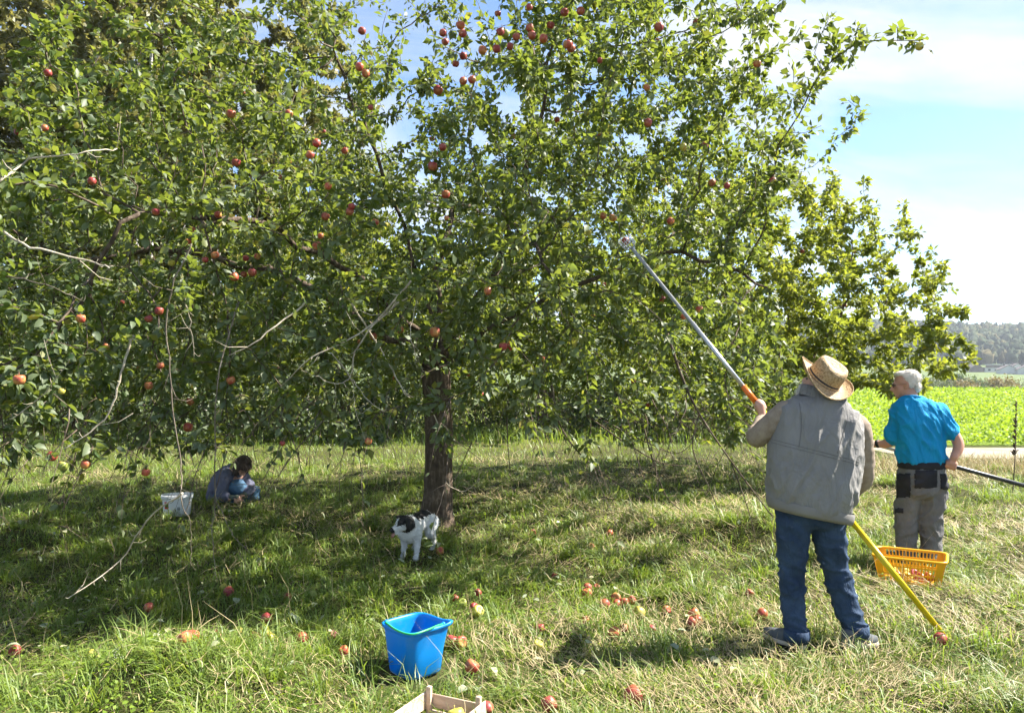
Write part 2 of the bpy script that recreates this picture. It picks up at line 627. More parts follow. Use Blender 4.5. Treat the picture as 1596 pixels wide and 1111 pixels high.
def wood_mat():
    t = NT('crate_wood')
    a = t.noise(5.0, 6, 0.65, vscale=(3, 3, 3), dist=1.2)
    st = t.noise(30, 5, 0.7, vscale=(1, 0.12, 1))
    inf = t.n('ObjectInfo').outputs['Random']
    c = t.ramp(st, [(0.25, (0.24, 0.16, 0.10)), (0.5, (0.44, 0.34, 0.25)), (0.75, (0.56, 0.46, 0.36))])
    c = t.mix(t.n('MapRange', inp={0: a, 1: 0.62, 2: 0.72}).outputs[0], c, (0.10, 0.07, 0.05))
    c = t.mix(t.n('MapRange', inp={0: inf, 3: 0.0, 4: 0.3}).outputs[0], c, (0.62, 0.52, 0.40))
    return t.done(t.pbr(c, 0.85, t.bump(st, 0.4, 0.003), 0.2))


M['wood'] = wood_mat()


def fur_mat(name, c0, c1):
    t = NT(name)
    a = t.noise(90, 4, 0.7)
    return t.done(t.pbr(t.mix(a, c0, c1), 0.85, t.bump(a, 0.9, 0.01), 0.2))


M['fur_white'] = fur_mat('fur_white', (0.52, 0.52, 0.52), (0.82, 0.82, 0.80))
M['fur_black'] = fur_mat('fur_black', (0.012, 0.012, 0.013), (0.05, 0.048, 0.046))
M['tongue'] = fur_mat('dog_mouth', (0.35, 0.16, 0.12), (0.45, 0.25, 0.20))
t = NT('house_render')
M['house_white'] = t.done(t.pbr(t.mix(t.noise(0.6, 4), (0.50, 0.50, 0.50), (0.60, 0.60, 0.60)), 0.9, None, 0.2))
t = NT('house_roof')
M['roof'] = t.done(t.pbr(t.mix(t.noise(1.5, 4), (0.10, 0.09, 0.09), (0.20, 0.17, 0.16)), 0.8, None, 0.2))
t = NT('barn_wood')
M['barn'] = t.done(t.pbr(t.mix(t.noise(0.8, 4), (0.13, 0.10, 0.085), (0.22, 0.18, 0.15)), 0.9, None, 0.2))
t = NT('window_glass')
M['window'] = t.done(t.pbr((0.06, 0.07, 0.085), 0.15, None, 0.5))

# ------------------------------------------------------------------ ground
PROF_Y = np.array([-60, 108, 114, 140, 220, 300, 400, 500, 620, 700, 900, 1100, 3000.0])
PROF_Z = np.array([0, 0, -0.1, -2.0, -4.5, -3.6, 0.8, 5.2, 10.0, 20.0, 53.0, 58.0, 58.0])


_mr = np.random.default_rng(5)
MOUNDS = []
for _ in range(70):
    _y = _mr.uniform(3.5, 13.5)
    _x = _mr.uniform(-0.75, 0.78) * _y
    if all((_x - a) ** 2 + (_y - b) ** 2 > c * c for a, b, c in ((1.95, 4.72, .85), (3.6, 6.78, .8), (3.19, 6.16, .8), (-0.95, 7.0, .8), (-0.53, 4.25, .7), (-0.5, 3.5, .8), (-3.6, 10, .9), (-3.95, 8.95, .7), (-0.86, 8.65, .6), (2.74, 4.8, .5))):
        MOUNDS.append((_x, _y, _mr.uniform(0.22, 0.55), _mr.uniform(0.04, 0.13)))


def gz(x, y):
    """height of the ground"""
    x, y = np.asarray(x, float), np.asarray(y, float)
    near = 0.030 * np.sin(1.3 * x + 0.7 * y) + 0.022 * np.sin(2.9 * x - 2.1 * y + 1.0) + 0.016 * np.sin(4.7 * y + 1.7 * x) + 0.012 * np.sin(6.1 * x + 3.3 * y)
    fade = np.clip((15.0 - y) / 2.0, 0, 1) * np.clip((y + 1) / 3, 0, 1)
    far = np.interp(y, PROF_Y, PROF_Z)
    roll = np.clip((y - 250) / 300, 0, 1) * (0.012 * np.abs(x - 200) + 4.0 * np.sin(x * 0.006) + 2.0 * np.sin(x * 0.017 + 1))
    roll = roll * np.clip((y - 540) / 200, 0, 1)
    mound = np.zeros_like(x + y)
    for a, b, r_, h_ in MOUNDS:
        mound = mound + h_ * np.exp(-((x - a) ** 2 + (y - b) ** 2) / (r_ * r_))
    return near * fade * 0.8 + far + roll + mound * fade


def grid_mesh(name, xs, ys, zoff=0.0):
    X, Y = np.meshgrid(xs, ys)
    V = np.stack([X, Y, gz(X, Y) + zoff], -1).reshape(-1, 3)
    nx, ny = len(xs), len(ys)
    i = np.arange(nx - 1)[None, :] + nx * np.arange(ny - 1)[:, None]
    i = i.ravel()
    return mesh_np(name, V, [np.stack([i, i + 1, i + nx + 1, i + nx], 1)])


xs = np.unique(np.concatenate([np.linspace(-1600, -60, 40), np.linspace(-60, -10, 14), np.arange(-10, 10.1, 0.2), np.linspace(10, 70, 14), np.linspace(70, 2200, 60)]))
ys = np.unique(np.concatenate([np.linspace(-60, 0, 6), np.arange(0, 18.1, 0.2), np.linspace(18, 125, 30), np.linspace(125, 1100, 60), np.linspace(1100, 2500, 6)]))
g = link('ground', grid_mesh('ground', xs, ys), M['ground'])
tag(g, kind='structure')
p = link('path', grid_mesh('path', np.linspace(8.2, 120, 60), np.linspace(15.6, 17.9, 6), 0.006), M['gravel'])
tag(p, kind='structure')
p = link('field', grid_mesh('field', np.linspace(6.5, 160, 40), np.linspace(18.5, 112, 40), 0.012), M['field'])
tag(p, kind='structure')


# ------------------------------------------------------------------ blades, straw, crop (nobody could count them)
def rand_frame(n):
    a = rng.uniform(0, 2 * np.pi, n)
    return np.cos(a), np.sin(a)


def in_view(x, y, margin=0.14):
    return np.abs(x) < (0.671 + margin) * np.maximum(y, 0.5) + 0.6


def vnoise(x, y, s, seed=0.0):
    return 0.5 + 0.25 * (np.sin(x * s + 1.7 * np.sin(y * s * 0.9 + seed)) + np.sin(y * s * 1.13 + 1.4 * np.sin(x * s * 0.8 + 2.1 * seed + 1)))


def blades(pos, length, width, lean, droop, az, lat=0.12):
    """tapering bent blades; lean 0 upright .. 1 lying"""
    n = len(pos)
    ca, sa = np.cos(az), np.sin(az)
    fwd = np.stack([ca, sa, np.zeros(n)], 1)
    side = np.stack([-sa, ca, np.zeros(n)], 1)
    up = np.array([0, 0, 1.0])
    th1, th2 = lean, lean + droop
    mid = pos + (fwd * np.sin(th1)[:, None] + up * np.cos(th1)[:, None]) * (length * 0.5)[:, None]
    tip = mid + (fwd * np.sin(th2)[:, None] + up * np.cos(th2)[:, None]) * (length * 0.5)[:, None]
    tip += side * (rng.normal(0, lat, n) * length)[:, None]
    gmin = gz(tip[:, 0], tip[:, 1]) + 0.012
    tip[:, 2] = np.maximum(tip[:, 2], gmin)
    mid[:, 2] = np.maximum(mid[:, 2], gz(mid[:, 0], mid[:, 1]) + 0.015)
    hw = (width * 0.5)[:, None]
    tw = rng.uniform(-0.6, 0.6, n)[:, None]
    side2 = side + up * tw
    V = np.stack([pos - side * hw, pos + side * hw, mid + side2 * hw * 0.85, mid - side2 * hw * 0.85, tip], 1).reshape(-1, 3)
    b = np.arange(n)[:, None] * 5
    return V, b + np.array([[0, 1, 2, 3]]), b + np.array([[3, 2, 4]])


def ysample(n, y0, y1, k):
    """distances with density falling like y**-k"""
    u = rng.uniform(0, 1, n)
    e = 1.0003 - k
    return (y0 ** e + u * (y1 ** e - y0 ** e)) ** (1 / e)


KEEP_OUT = []          # (x, y, r) where nothing grows through an object


def keep(pos):
    ok = np.ones(len(pos), bool)
    for x, y, r in KEEP_OUT:
        ok &= (pos[:, 0] - x) ** 2 + (pos[:, 1] - y) ** 2 > r * r
    return ok


def make_grass():
    Vs, Q, T, off = [], [], [], 0

    def put(r):
        nonlocal off
        V, q, t3 = r
        Vs.append(V); Q.append(q + off); T.append(t3 + off); off += len(V)

    # short sward
    n = 132000
    y = ysample(n, 2.9, 19.5, 1.2)
    x = rng.uniform(-1, 1, n) * (0.80 * y + 0.6)
    hay = vnoise(x, y, 1.5, 0.3) + 0.16 * np.clip(x - 0.3, -3, 3) / 3
    ok = rng.uniform(0, 1, n) < np.where(hay > 0.62, 0.45, 1.0)
    ok &= ~((y > 15.5) & (x > 8))
    x, y, hay = x[ok], y[ok], hay[ok]
    pos = np.stack([x, y, gz(x, y) - 0.006], 1)
    ok = keep(pos); pos, hay = pos[ok], hay[ok]
    n = len(pos)
    sc = np.clip(pos[:, 1] / 5.0, 0.8, 3.0) ** 0.55
    L = rng.uniform(0.035, 0.115, n) * (0.7 + 0.7 * vnoise(pos[:, 0], pos[:, 1], 2.3, 1.1)) * sc
    put(blades(pos, L, rng.uniform(0.0035, 0.0075, n) * sc, rng.uniform(0.1, 1.15, n), rng.uniform(0.1, 1.0, n), rng.uniform(0, 2 * np.pi, n)))
    # tufts of long drooping grass
    nt_ = 1550
    ty = ysample(nt_, 3.0, 15.0, 1.0)
    tx = rng.uniform(-1, 1, nt_) * (0.78 * ty + 0.5)
    per = 54
    tsz = rng.uniform(0.45, 1.3, nt_)
    taz = rng.uniform(0, 2 * np.pi, nt_)
    tx, ty, tsz, taz = (np.repeat(a, per) for a in (tx, ty, tsz, taz))
    n = len(tx)
    az = rng.uniform(0, 2 * np.pi, n)
    rr = np.sqrt(rng.uniform(0, 1, n)) * 0.09 * tsz
    x, y = tx + np.cos(az) * rr, ty + np.sin(az) * rr
    pos = np.stack([x, y, gz(x, y) - 0.01], 1)
    az = np.where(rng.uniform(0, 1, n) < 0.45, taz + rng.normal(0, 0.5, n), az + rng.normal(0, 0.5, n))
    ok = keep(pos)
    ok &= ~((y > 15.5) & (x > 8))
    pos, az, tsz = pos[ok], az[ok], tsz[ok]
    n = len(pos)
    put(blades(pos, rng.uniform(0.10, 0.27, n) * tsz, rng.uniform(0.004, 0.008, n) * np.clip(pos[:, 1] / 5, 0.9, 2) ** 0.5,
               rng.uniform(0.25, 1.0, n), rng.uniform(0.5, 1.3, n), az))
    # taller unmown grass beyond the orchard
    n = 14000
    y = rng.uniform(18.5, 34.0, n)
    x = rng.uniform(-0.7, 0.42, n) * y
    ok = x < 6.3
    x, y = x[ok], y[ok]
    n = len(x)
    pos = np.stack([x, y, gz(x, y) - 0.01], 1)
    put(blades(pos, rng.uniform(0.2, 0.6, n), rng.uniform(0.018, 0.034, n), rng.uniform(0.0, 0.7, n), rng.uniform(0.1, 0.9, n), rng.uniform(0, 2 * np.pi, n)))
    me = mesh_np('grass', np.concatenate(Vs), [np.concatenate(Q), np.concatenate(T)])
    o = link('grass', me, M['grass'])
    tag(o, 'long green meadow grass in tufts under and around the apple tree', 'grass', kind='stuff')

    # clover and other small broad leaves between the blades
    n = 26000
    y = ysample(n, 2.9, 9.5, 1.3)
    x = rng.uniform(-1, 1, n) * (0.78 * y + 0.5)
    ok = vnoise(x, y, 2.1, 4.0) > 0.42
    x, y = x[ok], y[ok]
    n = len(x)
    pos = np.stack([x, y, gz(x, y) + rng.uniform(0.02, 0.07, n)], 1)
    ok = keep(pos); pos = pos[ok]; n = len(pos)
    d_ = unit(n); d_[:, 2] *= 0.4
    nn = unit(n) * .5; nn[:, 2] += 0.9
    V, fs = leaf_mesh('clover', pos, d_, nn, rng.uniform(0.014, 0.034, n), LEAF4, LEAF4_Q, None, 1.25)
    o = link('clover', mesh_np('clover', V, fs), M['crop'])
    tag(o, 'small pale green clover and herb leaves low in the grass', 'clover', kind='stuff')

    # mown dry stalks lying on the sward
    n = 70000
    y = ysample(n, 2.9, 15.2, 1.2)
    x = rng.uniform(-1, 1, n) * (0.80 * y + 0.6)
    hay = vnoise(x, y, 1.5, 0.3) + 0.26 * np.clip(x - 0.3, -3, 3) / 3
    ok = rng.uniform(0, 1, n) < np.clip((hay - 0.33) * 2.4, 0.10, 1)
    x, y = x[ok], y[ok]
    n = len(x)
    z = gz(x, y) + rng.uniform(0.01, 0.075, n) * (0.5 + vnoise(x, y, 3.1, 2.2))
    pos = np.stack([x, y, z], 1)
    ok = keep(pos); pos = pos[ok]; n = len(pos)
    az = rng.uniform(0, 2 * np.pi, n)
    az = np.where(rng.uniform(0, 1, n) < 0.55, 3.0 * vnoise(pos[:, 0], pos[:, 1], 0.9, 5) + rng.normal(0, 0.45, n), az)
    sc = np.clip(pos[:, 1] / 5.0, 0.85, 3.0) ** 0.6
    V, q, t3 = blades(pos, rng.uniform(0.05, 0.20, n) * sc, rng.uniform(0.0024, 0.0048, n) * sc, rng.uniform(1.0, 1.65, n), rng.uniform(-0.45, 0.6, n), az, 0.30)
    Vs, Q, T, off = [V], [q], [t3], len(V)
    # tall dry fringe along the path
    n = 5000
    x = rng.uniform(6.5, 13.0, n); y = rng.uniform(12.6, 14.9, n)
    pos = np.stack([x, y, gz(x, y)], 1)
    put_ = blades(pos, rng.uniform(0.10, 0.34, n), rng.uniform(0.006, 0.011, n), rng.uniform(0.0, 0.6, n), rng.uniform(0.1, 0.8, n), rng.uniform(0, 2 * np.pi, n))
    Vs.append(put_[0]); Q.append(put_[1] + off); T.append(put_[2] + off); off += len(put_[0])
    # upright dead stalks
    n = 500
    y = ysample(n, 3.2, 14.5, 1.0)
    x = rng.uniform(-1, 1, n) * (0.78 * y + 0.4)
    pos = np.stack([x, y, gz(x, y)], 1)
    ok = keep(pos); pos = pos[ok]; n = len(pos)
    put_ = blades(pos, rng.uniform(0.18, 0.5, n), rng.uniform(0.003, 0.0045, n), rng.uniform(0.0, 0.8, n), rng.uniform(0.0, 0.5, n), rng.uniform(0, 2 * np.pi, n))
    Vs.append(put_[0]); Q.append(put_[1] + off); T.append(put_[2] + off)
    me = mesh_np('hay', np.concatenate(Vs), [np.concatenate(Q), np.concatenate(T)])
    o = link('hay', me, M['straw'])
    tag(o, 'pale dry mown hay strewn over the orchard grass', 'hay', kind='stuff')


# leaf shapes: columns along, across, up
LEAF8 = np.array([[0, 0, 0], [0.28, 0.24, 0.07], [0.66, 0.22, 0.05], [1.0, 0, -0.10], [0.66, -0.22, 0.05], [0.28, -0.24, 0.07], [0.30, 0, 0.0], [0.68, 0, -0.03]])
LEAF8_Q = np.array([[6, 1, 2, 7], [5, 6, 7, 4]])
LEAF8_T = np.array([[0, 1, 6], [0, 6, 5], [7, 2, 3], [4, 7, 3]])
LEAF5 = np.array([[0, 0, 0], [0.45, 0.26, 0.07], [1.0, 0, -0.08], [0.45, -0.26, 0.07], [0.5, 0, -0.01]])
LEAF5_T = np.array([[0, 1, 4], [1, 2, 4], [2, 3, 4], [3, 0, 4]])
LEAF4 = np.array([[0, 0, 0], [0.5, 0.3, 0.06], [1.0, 0, -0.06], [0.5, -0.3, 0.06]])
LEAF4_Q = np.array([[0, 1, 2, 3]])


def leaf_arrays(pos, d, nrm, size, shape, width=1.0, curl=None):
    d = d / np.linalg.norm(d, axis=1, keepdims=True)
    s = np.cross(nrm, d)
    s /= np.maximum(np.linalg.norm(s, axis=1, keepdims=True), 1e-6)
    u = np.cross(d, s)
    al, ac, zu = shape[:, 0], shape[:, 1], shape[:, 2]
    if curl is None:
        curl = rng.uniform(0.3, 2.0, len(pos))
    wv = rng.uniform(0.8, 1.2, len(pos)) * width
    V = (pos[:, None, :] + d[:, None, :] * (al[None, :] * size[:, None])[..., None]
         + s[:, None, :] * (ac[None, :] * size[:, None] * wv[:, None])[..., None]
         + u[:, None, :] * ((zu[None, :] * curl[:, None] - 0.10 * (al[None, :] ** 2) * (curl[:, None] - 0.6)) * size[:, None])[..., None])
    return V.reshape(-1, 3)


def leaf_mesh(name, pos, d, nrm, size, shape, quads, tris, width=1.0):
    V = leaf_arrays(pos, d, nrm, size, shape, width)
    b = (np.arange(len(pos)) * len(shape))[:, None, None]
    fs = []
    for f in (quads, tris):
        if f is not None:
            fs.append((b + f[None]).reshape(-1, f.shape[1]))
    return V, fs


def unit(n):
    v = rng.normal(size=(n, 3))
    return v / np.linalg.norm(v, axis=1, keepdims=True)


def make_crop():
    n = 77000
    y = ysample(n, 18.4, 111.5, 1.45)
    x = rng.uniform(0.08, 0.80, n) * y + rng.uniform(-1, 1, n)
    ok = x > 6.6 + 0.5 * np.sin(y)
    x, y = x[ok], y[ok]
    n = len(x)
    z = gz(x, y) + rng.uniform(0.02, 0.20, n) * (0.85 + 0.3 * vnoise(x, y, 1.1, 3))
    d = unit(n); d[:, 2] = np.abs(d[:, 2]) * 0.7 + 0.1
    nr = unit(n) * 0.7; nr[:, 2] += 0.8
    size = rng.uniform(0.055, 0.11, n) * np.clip(y / 22, 1, 6) ** 0.8
    V, fs = leaf_mesh('crop', np.stack([x, y, z], 1), d, nr, size, LEAF4, LEAF4_Q, None, 1.1)
    o = link('crop', mesh_np('crop', V, fs), M['crop'])
    tag(o, 'bright yellow green leafy crop covering the field beyond the path', 'crop', kind='stuff')


# ------------------------------------------------------------------ trees
def colonize(seed_pts, seed_par, attr, D, di, dk, iters=90, jitter=0.18, trop=(0, 0, 0)):
    N = [np.array(p) for p in seed_pts]
    par = list(seed_par)
    A = np.asarray(attr, float)
    best = np.full(len(A), 1e9)
    bi = np.zeros(len(A), int)
    alive = np.ones(len(A), bool)
    new = np.array(N)
    base = 0
    trop = np.array(trop)
    made = set()
    for it in range(iters):
        for s in range(0, len(new), 400):
            dd = np.linalg.norm(A[:, None, :] - new[None, s:s + 400, :], axis=2)
            j = dd.argmin(1)
            m = dd[np.arange(len(A)), j]
            u = m < best
            best[u] = m[u]
            bi[u] = base + s + j[u]
        alive &= best > dk
        act = alive & (best < di)
        if not act.any():
            break
        NA = np.array(N)
        dirs = A[act] - NA[bi[act]]
        dirs /= np.linalg.norm(dirs, axis=1, keepdims=True)
        acc = np.zeros((len(N), 3))
        np.add.at(acc, bi[act], dirs)
        ids = np.unique(bi[act])
        base = len(N)
        new = []
        for i in ids:
            v = acc[i]
            L = np.linalg.norm(v)
            if L < 1e-6:
                continue
            v = v / L + trop + rng.normal(0, jitter, 3)
            v /= np.linalg.norm(v)
            q = NA[i] + v * D
            key = (int(i), round(q[0] / D * 2), round(q[1] / D * 2), round(q[2] / D * 2))
            if key in made:
                continue
            made.add(key)
            new.append(q)
            par.append(int(i))
        if not new:
            break
        N += new
        new = np.array(new)
    return np.array(N), np.array(par)


def pipe_radii(P, par, tip=0.0028, e=2.35, cap=None):
    n = len(P)
    r = np.zeros(n)
    acc = np.zeros(n)
    for i in range(n - 1, -1, -1):       # children always come after parents
        r[i] = (acc[i] if acc[i] > 0 else tip ** e) ** (1 / e)
        if par[i] >= 0:
            acc[par[i]] += r[i] ** e
    if cap:
        r = np.minimum(r, cap)
    return r


def chains(P, par, r):
    """split a tree of nodes into smooth runs, thickest child first"""
    kids = [[] for _ in P]
    for i, p_ in enumerate(par):
        if p_ >= 0:
            kids[p_].append(i)
    res = []
    stack = [(0, None)]
    while stack:
        i, frm = stack.pop()
        ch = [] if frm is None else [frm]
        while True:
            ch.append(i)
            if not kids[i]:
                break
            k = sorted(kids[i], key=lambda c: -r[c])
            for c in k[1:]:
                stack.append((c, i))
            i = k[0]
        if len(ch) > 1:
            res.append(ch)
    return res


def tube_mesh(mb, pts, rad, n):
    mb.tube([Vector(p) for p in pts], list(rad), n, True)


def tree_leaves(P, par, r, thin, per, size, droop=0.25, spread=0.05, scale_fn=None):
    """leaf positions, directions, normals, sizes along thin twigs"""
    idx = np.where((r < thin) & (par >= 0))[0]
    spur = np.clip(rng.gamma(2.2, 1 / 2.2, len(idx)), 0.1, 2.8)          # leafy spurs and bare stretches
    cnt = rng.poisson(spur * (per if scale_fn is None else per * scale_fn(P[idx])), len(idx))
    ii = np.repeat(idx, cnt)
    n = len(ii)
    t = np.clip(rng.normal(0.6, 0.22, n), 0, 1)[:, None]
    base = P[ii] * t + P[par[ii]] * (1 - t)
    tw = P[ii] - P[par[ii]]
    tw /= np.maximum(np.linalg.norm(tw, axis=1, keepdims=True), 1e-6)
    d = unit(n) * 1.0 + tw * 0.55
    d[:, 2] -= droop
    d /= np.linalg.norm(d, axis=1, keepdims=True)
    nr = unit(n) * 0.75
    nr[:, 2] += 0.75
    pos = base + d * rng.uniform(0.01, spread, n)[:, None]
    return pos, d, nr, rng.uniform(size[0], size[1], n)


P1_TOP_Y = 5.45          # distance of the upper end of the near man's pole

# ---- main apple tree
TX, TY = -0.86, 8.65
tree = empty('apple_tree', (TX, TY, 0), 'large old apple tree with drooping branches full of red apples', 'tree')


def sstep(a, b, x):
    t_ = np.clip((x - a) / (b - a), 0, 1)
    return t_ * t_ * (3 - 2 * t_)


def crown_accept(p):
    x, y, z = p[:, 0], p[:, 1], p[:, 2]
    dx, dy = x + 0.9, y - 8.3
    rx = np.where(dx > 0, 3.75, 6.4)
    ryf = 3.1 + 1.6 * sstep(-1.0, -2.6, dx)
    ry = np.where(dy < 0, ryf, 4.3)
    rho2 = (dx / rx) ** 2 + (dy / ry) ** 2
    lump = 0.16 * np.sin(1.9 * x + 0.6) * np.sin(2.3 * y + 1.0) + 0.12 * np.sin(3.1 * z + x)
    zlow = 1.85 - 0.85 * np.clip(rho2, 0, 1) ** 0.8 + 0.5 * lump
    k = 2.9 - 1.6 * sstep(0.2, 1.8, dx)
    ztop = 6.35 - k * rho2 + 0.8 * lump - 0.9 * sstep(-2.0, -4.2, dx) - 0.6 * sstep(-0.9, -2.0, dx) * sstep(-2.0, -3.6, dy)
    ok = (rho2 < 1 + lump) & (z > zlow) & (z < ztop)
    # thin, airy top and centre; dense skirt
    shell = np.clip(rho2 + ((z - 3) / 3.3) ** 2 * (z > 3), 0, 1.4)
    dens = np.clip(0.35 + 0.75 * shell, 0, 1)
    top = (z > 4.75) & (dx > -2.0) & (dx < 1.1)
    dens = np.where(z < 2.4, 1.0, dens)
    dens = np.where(top, 0.16, dens)
    return ok & (rng.uniform(0, 1, len(x)) < dens)


cand = np.stack([rng.uniform(-7.6, 3.4, 30000), rng.uniform(3.2, 13.0, 30000), rng.uniform(0.9, 6.6, 30000)], 1)
attr = cand[crown_accept(cand)]
px_, py_, dep_ = project(attr)
attr = attr[(px_ > -260) & (px_ < 1800)]


def blob_line(a, b, rad, n):
    a, b = np.array(a), np.array(b)
    t_ = rng.uniform(0, 1, n)[:, None]
    return a * (1 - t_) + b * t_ + rng.normal(0, rad, (n, 3)) * (1.0 - 0.6 * t_)


sk = np.stack([rng.uniform(-6.5, -0.9, 9000), rng.uniform(4.0, 11.0, 9000), rng.uniform(0.95, 1.95, 9000)], 1)
q_ = ((sk[:, 0] + 0.9) / 6.3) ** 2 + ((sk[:, 1] - 8.3) / np.where(sk[:, 1] < 8.3, 3.1 + 1.6 * sstep(-1.0, -2.6, sk[:, 0] + 0.9), 4.3)) ** 2
sk = sk[(q_ > 0.30) & (q_ < 1.0) & (sk[:, 2] > 1.75 - 0.8 * q_ + 0.1 * np.sin(3 * sk[:, 0]) * np.sin(2.6 * sk[:, 1]))][:1100]
extra = [sk, blob_line(at(1080, 110, 6.4), at(1460, 62, 5.3), 0.17, 210), blob_line(at(1100, 30, 6.2), at(1340, 20, 5.4), 0.18, 120),
         blob_line(at(1060, 215, 6.8), at(1355, 180, 6.0), 0.13, 120), blob_line(at(1080, 300, 6.9), at(1260, 270, 6.4), 0.14, 50),
         blob_line(at(1060, 480, 6.6), at(1200, 610, 6.4), 0.16, 50),
         blob_line(at(830, 120, 8.2), at(830, -40, 8.0), 0.16, 40), blob_line(at(560, 160, 8.6), at(540, -60, 8.4), 0.10, 30),
         blob_line(at(690, 190, 8.0), at(712, -40, 7.8), 0.09, 22), blob_line(at(770, 120, 7.6), at(800, -30, 7.4), 0.12, 36),
         blob_line(at(455, 110, 7.0), at(470, -60, 6.8), 0.12, 40)]
attr = np.concatenate([attr] + extra)

# main limbs from the fork
trunk_top = Vector((TX + 0.03, TY, 1.62))
limb_defs = [
    [(-0.95, 8.3, 2.0), (-1.5, 7.4, 2.6), (-2.1, 6.2, 2.9), (-2.6, 5.0, 2.7)],
    [(-1.2, 8.6, 2.0), (-2.4, 8.4, 2.7), (-3.8, 8.0, 3.0), (-5.2, 7.6, 2.5)],
    [(-0.6, 8.6, 2.1), (-0.15, 8.2, 3.0), (0.2, 7.7, 3.9), (0.4, 7.3, 4.8)],
    [(-0.5, 8.5, 2.0), (0.6, 8.1, 2.6), (1.7, 7.6, 2.9), (2.4, 7.2, 2.5)],
    [(-0.8, 8.9, 2.2), (-0.9, 9.5, 3.2), (-0.7, 10.3, 4.0), (-0.4, 11.2, 4.0)],
    [(-0.9, 8.6, 2.3), (-1.2, 8.4, 3.3), (-1.5, 8.0, 4.2), (-1.8, 7.4, 4.9)],
    [(-0.7, 8.3, 2.0), (-0.3, 7.4, 2.5), (0.1, 6.6, 2.8), (0.3, 5.8, 2.4)],
]
seed_pts, seed_par = [], []
tp = spline([(TX, TY, -0.1), (TX - 0.02, TY, 0.45), (TX + 0.04, TY, 1.05), trunk_top], None, 4)
for k, q in enumerate(tp):
    seed_pts.append(np.array(q)); seed_par.append(k - 1)
fork = len(seed_pts) - 1
limb_of = {}
for li, L in enumerate(limb_defs):
    pts = spline([trunk_top] + [Vector(q) for q in L], None, 5)[1:]
    prev = fork
    for q in pts:
        w = np.array(q) + rng.normal(0, 0.025, 3)
        seed_pts.append(w); seed_par.append(prev)
        prev = len(seed_pts) - 1
        limb_of[prev] = li
P, par = colonize(seed_pts, seed_par, attr, 0.145, 1.5, 0.18, 75, 0.22, (0, 0, -0.05))
rad = pipe_radii(P, par, 0.0026, 2.45)
# scale so the trunk has its real girth
rad = np.where(rad > 0.02, rad * (0.165 / rad[fork]) ** sstep(0.02, 0.12, rad), rad)
owner = np.full(len(P), -1)
for i in range(len(P)):
    owner[i] = limb_of.get(i, owner[par[i]] if par[i] >= 0 else -1)


def build_trunk():
    rings = []
    n = 28
    zs = np.linspace(-0.08, 1.75, 30)
    for z in zs:
        base = 0.148 + 0.055 * math.exp(-max(z, 0) * 5.5) + 0.02 * max(0, z - 1.3)
        cxx, cyy = TX + 0.03 * math.sin(z * 1.9), TY + 0.02 * math.sin(z * 2.3)
        ring = []
        for i in range(n):
            a = 2 * math.pi * i / n
            rr = base * (1 + 0.07 * math.sin(5 * a + 0.5 * z) + 0.05 * math.sin(9 * a - z) + 0.04 * math.sin(14 * a + 1.2 * z))
            # long open cleft facing the viewer
            da = (a - (-math.pi / 2 + 0.35) + math.pi) % (2 * math.pi) - math.pi
            rr -= 0.045 * math.exp(-(da / 0.13) ** 2) * (1 if z < 1.2 else 0.4)
            rr *= 1 + 0.05 * mnoise.noise(Vector((math.cos(a) * 3, math.sin(a) * 3, z * 5)))
            ring.append(Vector((cxx + rr * math.cos(a), cyy + rr * math.sin(a), z)))
        rings.append(ring)
    mb = MB()
    mb.rings(rings)
    return mb.build('trunk', M['bark'], tree)


build_trunk()
limb_mb = [MB() for _ in limb_defs]
twig_mb = [MB() for _ in limb_defs]
for ch in chains(P, par, rad):
    o = owner[ch[-1]]
    if o < 0:
        continue
    if ch[0] < fork:
        ch = ch[fork:] if len(ch) > fork else ch
    R = rad[ch].copy()
    if len(ch) > 1:
        R[0] = min(R[0], R[1] * 1.15)
    n = 10 if R.max() > 0.05 else (6 if R.max() > 0.012 else 4 if R.max() > 0.005 else 3)
    (limb_mb if R.max() > 0.016 else twig_mb)[o].tube([Vector(q) for q in P[ch]], list(R), n, True)
for a_, b_ in zip(limb_mb, twig_mb):
    if a_.v:
        lo = a_.build('limb', M['bark'], tree)
        if b_.v:
            tag(b_.build('twigs', M['twig'], lo), kind='stuff')

# long bare hanging shoots below the skirt of the crown
hang = MB()
low = np.where((rad < 0.008) & (P[:, 2] < 1.55))[0]
px_, py_, dep_ = project(P[low])
low = low[(px_ > -80) & (px_ < 1240) & (dep_ > 3.4)]
hang_pts = []
for i in rng.choice(low, min(760, len(low)), replace=False):
    p0 = Vector(P[i])
    outw = Vector((p0.x - TX, p0.y - TY, 0)).normalized()
    L = rng.uniform(0.25, 0.85)
    v = outw * rng.uniform(0.1, 0.9) + Vector((rng.normal(0, 0.35), rng.normal(0, 0.35), -rng.uniform(0.2, 0.8)))
    v.normalize()
    pts = [p0]
    for k in range(5):
        v = (v + Vector((rng.normal(0, 0.14), rng.normal(0, 0.14), -0.16))).normalized()
        nx = pts[-1] + v * L / 5
        if nx.z < 0.22:
            break
        pts.append(nx)
    if len(pts) < 3:
        continue
    r0 = rng.uniform(0.0024, 0.0052)
    hang.tube(pts, [r0 * (1 - 0.16 * k) for k in range(len(pts))], 4, True)
    hang_pts.append(pts)
    for s in range(rng.integers(1, 6)):
        k = rng.integers(1, len(pts))
        b = pts[k]
        v2 = Vector((rng.normal(), rng.normal(), rng.normal() - 0.5)).normalized()
        hang.tube([b, b + v2 * rng.uniform(0.04, 0.1), b + v2 * rng.uniform(0.1, 0.2) + Vector((0, 0, -0.04))], [r0 * 0.6, r0 * 0.45, r0 * 0.3], 3, True)
tag(hang.build('hanging_shoots', M['twig'], tree), kind='stuff')

